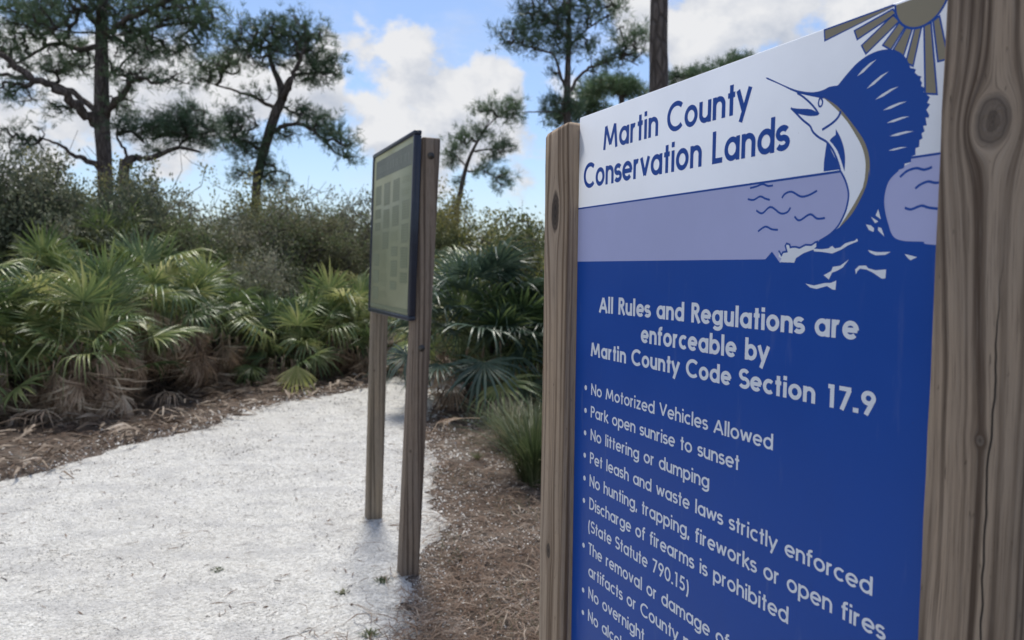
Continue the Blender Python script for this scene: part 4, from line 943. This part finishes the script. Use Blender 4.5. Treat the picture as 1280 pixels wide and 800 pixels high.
def palmetto(px, py, top_py, label, nf=16, nd=4, sc=.95, meshes=LIVE, group='saw palmettos left of the path', spreadm=.22, stem_h=.5, yel=0):
    p = ground(px, py); ztop = W(px, top_py, p[1])[2] + .20
    root = tag(empty('saw_palmetto', (p[0], p[1], 0), 0), label, 'palmetto', group)
    rg = np.random.default_rng(int(px * 7 + py)); face = math.atan2(-p[1], -p[0])
    hs = ztop - 1.0 * sc * 1.02; hs = max(.28, hs); heads = [(0, 0, hs)]
    for k_ in range(2): a_ = face + rg.uniform(-1.6, 1.6); heads.append((.34 * math.cos(a_), .34 * math.sin(a_), hs * rg.uniform(.45, .8)))
    nf = int(nf * 1.25)
    for hi, (hx_, hy_, hz_) in enumerate(heads):
        st = np.array([[hx_ * .3, hy_ * .3, -.05], [hx_ * .7 + rg.normal(0, .04), hy_ * .7 + rg.normal(0, .04), hz_ * .5], [hx_, hy_, hz_]])
        mb = MB(); V, F = tube(spline(st, 4), np.linspace(.085, .055, 9), 8); mb.add(V, F); mb.build('stem', M_fibre, root)
        m_ = nf if hi == 0 else nf // 2
        for i in range(m_):
            f = i / max(1, m_ - 1); el = R(87 - 88 * f ** 1.2) + rg.normal(0, .14); az = i * 2.399 + rg.normal(0, .35)
            if nd >= 6 and el < R(28) and abs((az - face + math.pi) % (2 * math.pi) - math.pi) < 1.1: continue
            me = meshes[rg.integers(len(meshes))]
            if rg.random() < .04 and meshes is LIVE: me = YEL
            place(me, 'frond', root, az, el, rg.normal(0, .4), (hx_ + rg.normal(0, .06), hy_ + rg.normal(0, .06), hz_ - .12 * f * rg.random()), sc * rg.uniform(.78, 1.08))
        for i in range(int(nd * (2.4 if hi == 0 else 1.2)) + 2):
            az = face + rg.normal(0, .95); place(DEAD[rg.integers(4)], 'dead_frond', root, az, R(rg.uniform(-84, -55)), rg.normal(0, .35), (hx_ + .27 * math.cos(az), hy_ + .27 * math.sin(az), hz_ * rg.uniform(.75, 1.2)), sc * rg.uniform(.9, 1.25))
    return root
pal = [(-60, 525, 320, 'saw palmetto cut off by the left frame edge lower part', 16, 5), (30, 512, 345, 'saw palmetto at the left frame edge with arching pale fans', 18, 4), (128, 512, 330, 'saw palmetto with a long brown skirt of dead fronds reaching the path edge', 18, 12),
       (192, 492, 300, 'saw palmetto with upright fans next to the brown skirted one', 18, 7), (250, 474, 330, 'saw palmetto with bright drooping fans in the middle of the left bank', 18, 7), (300, 462, 350, 'saw palmetto with grey dead stems just left of the fallen yellow frond', 16, 6),
       (352, 474, 372, 'low dark saw palmetto right behind the fallen yellow frond', 14, 3), (412, 468, 352, 'saw palmetto with a rust brown hanging frond left of the board', 15, 6), (450, 462, 350, 'saw palmetto touching the notice board frame', 14, 2),
       (70, 478, 300, 'second row saw palmetto behind the left edge one', 15, 2), (-20, 470, 295, 'second row saw palmetto at the very left edge of the frame', 14, 2), (150, 462, 268, 'tall upright saw palmetto fans highest on the left bank', 16, 2), (222, 452, 280, 'second row saw palmetto with glossy arching fans', 16, 2),
       (275, 440, 305, 'second row saw palmetto behind the bright drooping one', 14, 2), (110, 450, 290, 'third row saw palmetto half hidden below the thickest pine', 13, 1), (190, 440, 285, 'third row saw palmetto behind the highest fans', 13, 1)]
for a in pal: palmetto(a[0], a[1], a[2], a[3], a[4], a[5])
b = palmetto(300, 432, 262, 'lone bluish palmetto fan high above the left bank', 6, 1, 1.0, BLUE)
RG = 'saw palmettos right of the path'
palmetto(612, 505, 325, 'large dark saw palmetto right of the notice board post', 28, 3, 1.1, LIVE[:3] + BLUE * 2, RG)
palmetto(660, 500, 345, 'saw palmetto with upright fans beside the far post of the sign', 26, 3, 1.05, LIVE[:3] + BLUE * 2, RG)
palmetto(585, 470, 318, 'saw palmetto behind the dark one just right of the board post', 14, 2, 1.0, LIVE, RG)
palmetto(735, 505, 330, 'saw palmetto hidden behind the far end of the sign', 12, 2, 1.0, LIVE, RG)
palmetto(640, 462, 350, 'saw palmetto under the vine covered mound', 12, 2, 1.0, LIVE, RG)
# the fallen frond on the path edge, and dead fronds on the litter
fp = ground(368, 494)
FALL = frond_mesh(41, M_frond_yel, fan=.42, pet=.07, droop=.25, spread=62, n=18, tilt=5)
fr = link('fallen_frond', FALL, None, (fp[0], fp[1] + .12, .40)); fr.rotation_euler = (Matrix.Rotation(math.atan2(-1, .25), 4, 'Z') @ Matrix.Rotation(R(58), 4, 'Y')).to_euler(); fr.scale = (1, 1, 1)
tag(fr, 'yellow green palmetto frond hanging at the edge of the white path', 'palm frond')
for (px, py, az, lab) in [(15, 525, 200, 'pale grey dead palmetto frond on the ground at the left frame edge'), (75, 530, 250, 'tan dead palmetto frond lying below the brown skirted palmetto'), (205, 505, 300, 'dead palmetto frond lying in the litter below the upright fans'), (440, 462, 260, 'small dead palmetto frond lying near the board'), (600, 545, 180, 'dead palmetto frond lying under the dark right palmetto')]:
    p = ground(px, py); o = link('dead_palmetto_frond', DEAD[int(px) % 4], None, (p[0], p[1], .16)); o.rotation_euler = (0, R(-4), R(az)); o.scale = (.85, .85, .5); tag(o, lab, 'palm frond', 'dead fronds on the ground')
# bunch grass right of the path
def grass(px, py, n, hgt, lab, spread=.12, out=.75):
    p = ground(px, py); a = rng.uniform(0, 6.283, n); o_ = rng.random(n) ** .7 * out; L = hgt * rng.uniform(.55, 1.1, n)
    b0 = np.stack([np.cos(a) * spread * rng.random(n), np.sin(a) * spread * rng.random(n), np.zeros(n)], 1); sd = np.stack([-np.sin(a), np.cos(a), np.zeros(n)], 1) * .0028
    V = []
    for s_, ww in ((0, 1), (.35, 1.1), (.7, .8), (1, .1)):
        r_ = L * o_ * s_ ** 1.5; z = L * (s_ - .42 * o_ * s_ ** 2.4)
        c = b0 + np.stack([np.cos(a) * r_, np.sin(a) * r_, z], 1); V += [c - sd * ww, c + sd * ww]
    V = np.stack(V, 1).reshape(-1, 3); i = np.arange(n)[:, None] * 8
    F = np.concatenate([i + np.array([[2 * q, 2 * q + 1, 2 * q + 3, 2 * q + 2]]) for q in range(3)])
    mb = MB(); mb.add(V, [F]); o = mb.build('bunch_grass', M_grass, None, (p[0], p[1], 0)); return tag(o, lab, 'grass clump')
grass(668, 604, 620, .70, 'spiky bunch grass clump beside the far post of the sign', out=1.0)
grass(640, 560, 320, .5, 'thinner bunch grass clump below the dark right palmetto', out=1.0)
grass(710, 580, 500, .6, 'bunch grass clump hidden behind the far end of the sign', out=1.0)
for (x, y, h_, l_) in [(478, 728, .03, 'tiny green weed on the shell left of the near board post'), (462, 796, .035, 'tiny green weed at the bottom edge of the path'), (428, 742, .022, 'smallest green weed on the white path'), (272, 714, .018, 'single dark green sprig in the middle of the path'), (597, 575, .09, 'low green weed at the edge of the bunch grass')]:
    grass(x, y, 46, h_, l_, .03, 1.1)

# sparse low green growing through the litter right of the board
P, d = sample(9000, 2.8, 9); P = P[(P[:, 0] > -1.2) & (~inside(P, cpoly)) & (np.sin(P[:, 0] * 6 + 1) * np.sin(P[:, 1] * 4.3) > .35)]
n = len(P); a = rng.uniform(0, 6.283, n); L = rng.uniform(.02, .06, n); sd = np.stack([-np.sin(a), np.cos(a), np.zeros(n)], 1) * .002
c = np.c_[P, np.zeros(n)]; tip = c + np.stack([np.cos(a) * L * .7, np.sin(a) * L * .7, L], 1)
mb = MB(); mb.add(np.stack([c - sd, c + sd, tip + sd * .3, tip - sd * .3], 1), [np.arange(n)[:, None] * 4 + np.array([[0, 1, 2, 3]])])
tag(mb.build('sparse_grass', M_grass), 'sparse short green blades in the brown litter right of the board', 'grass', kind='stuff')
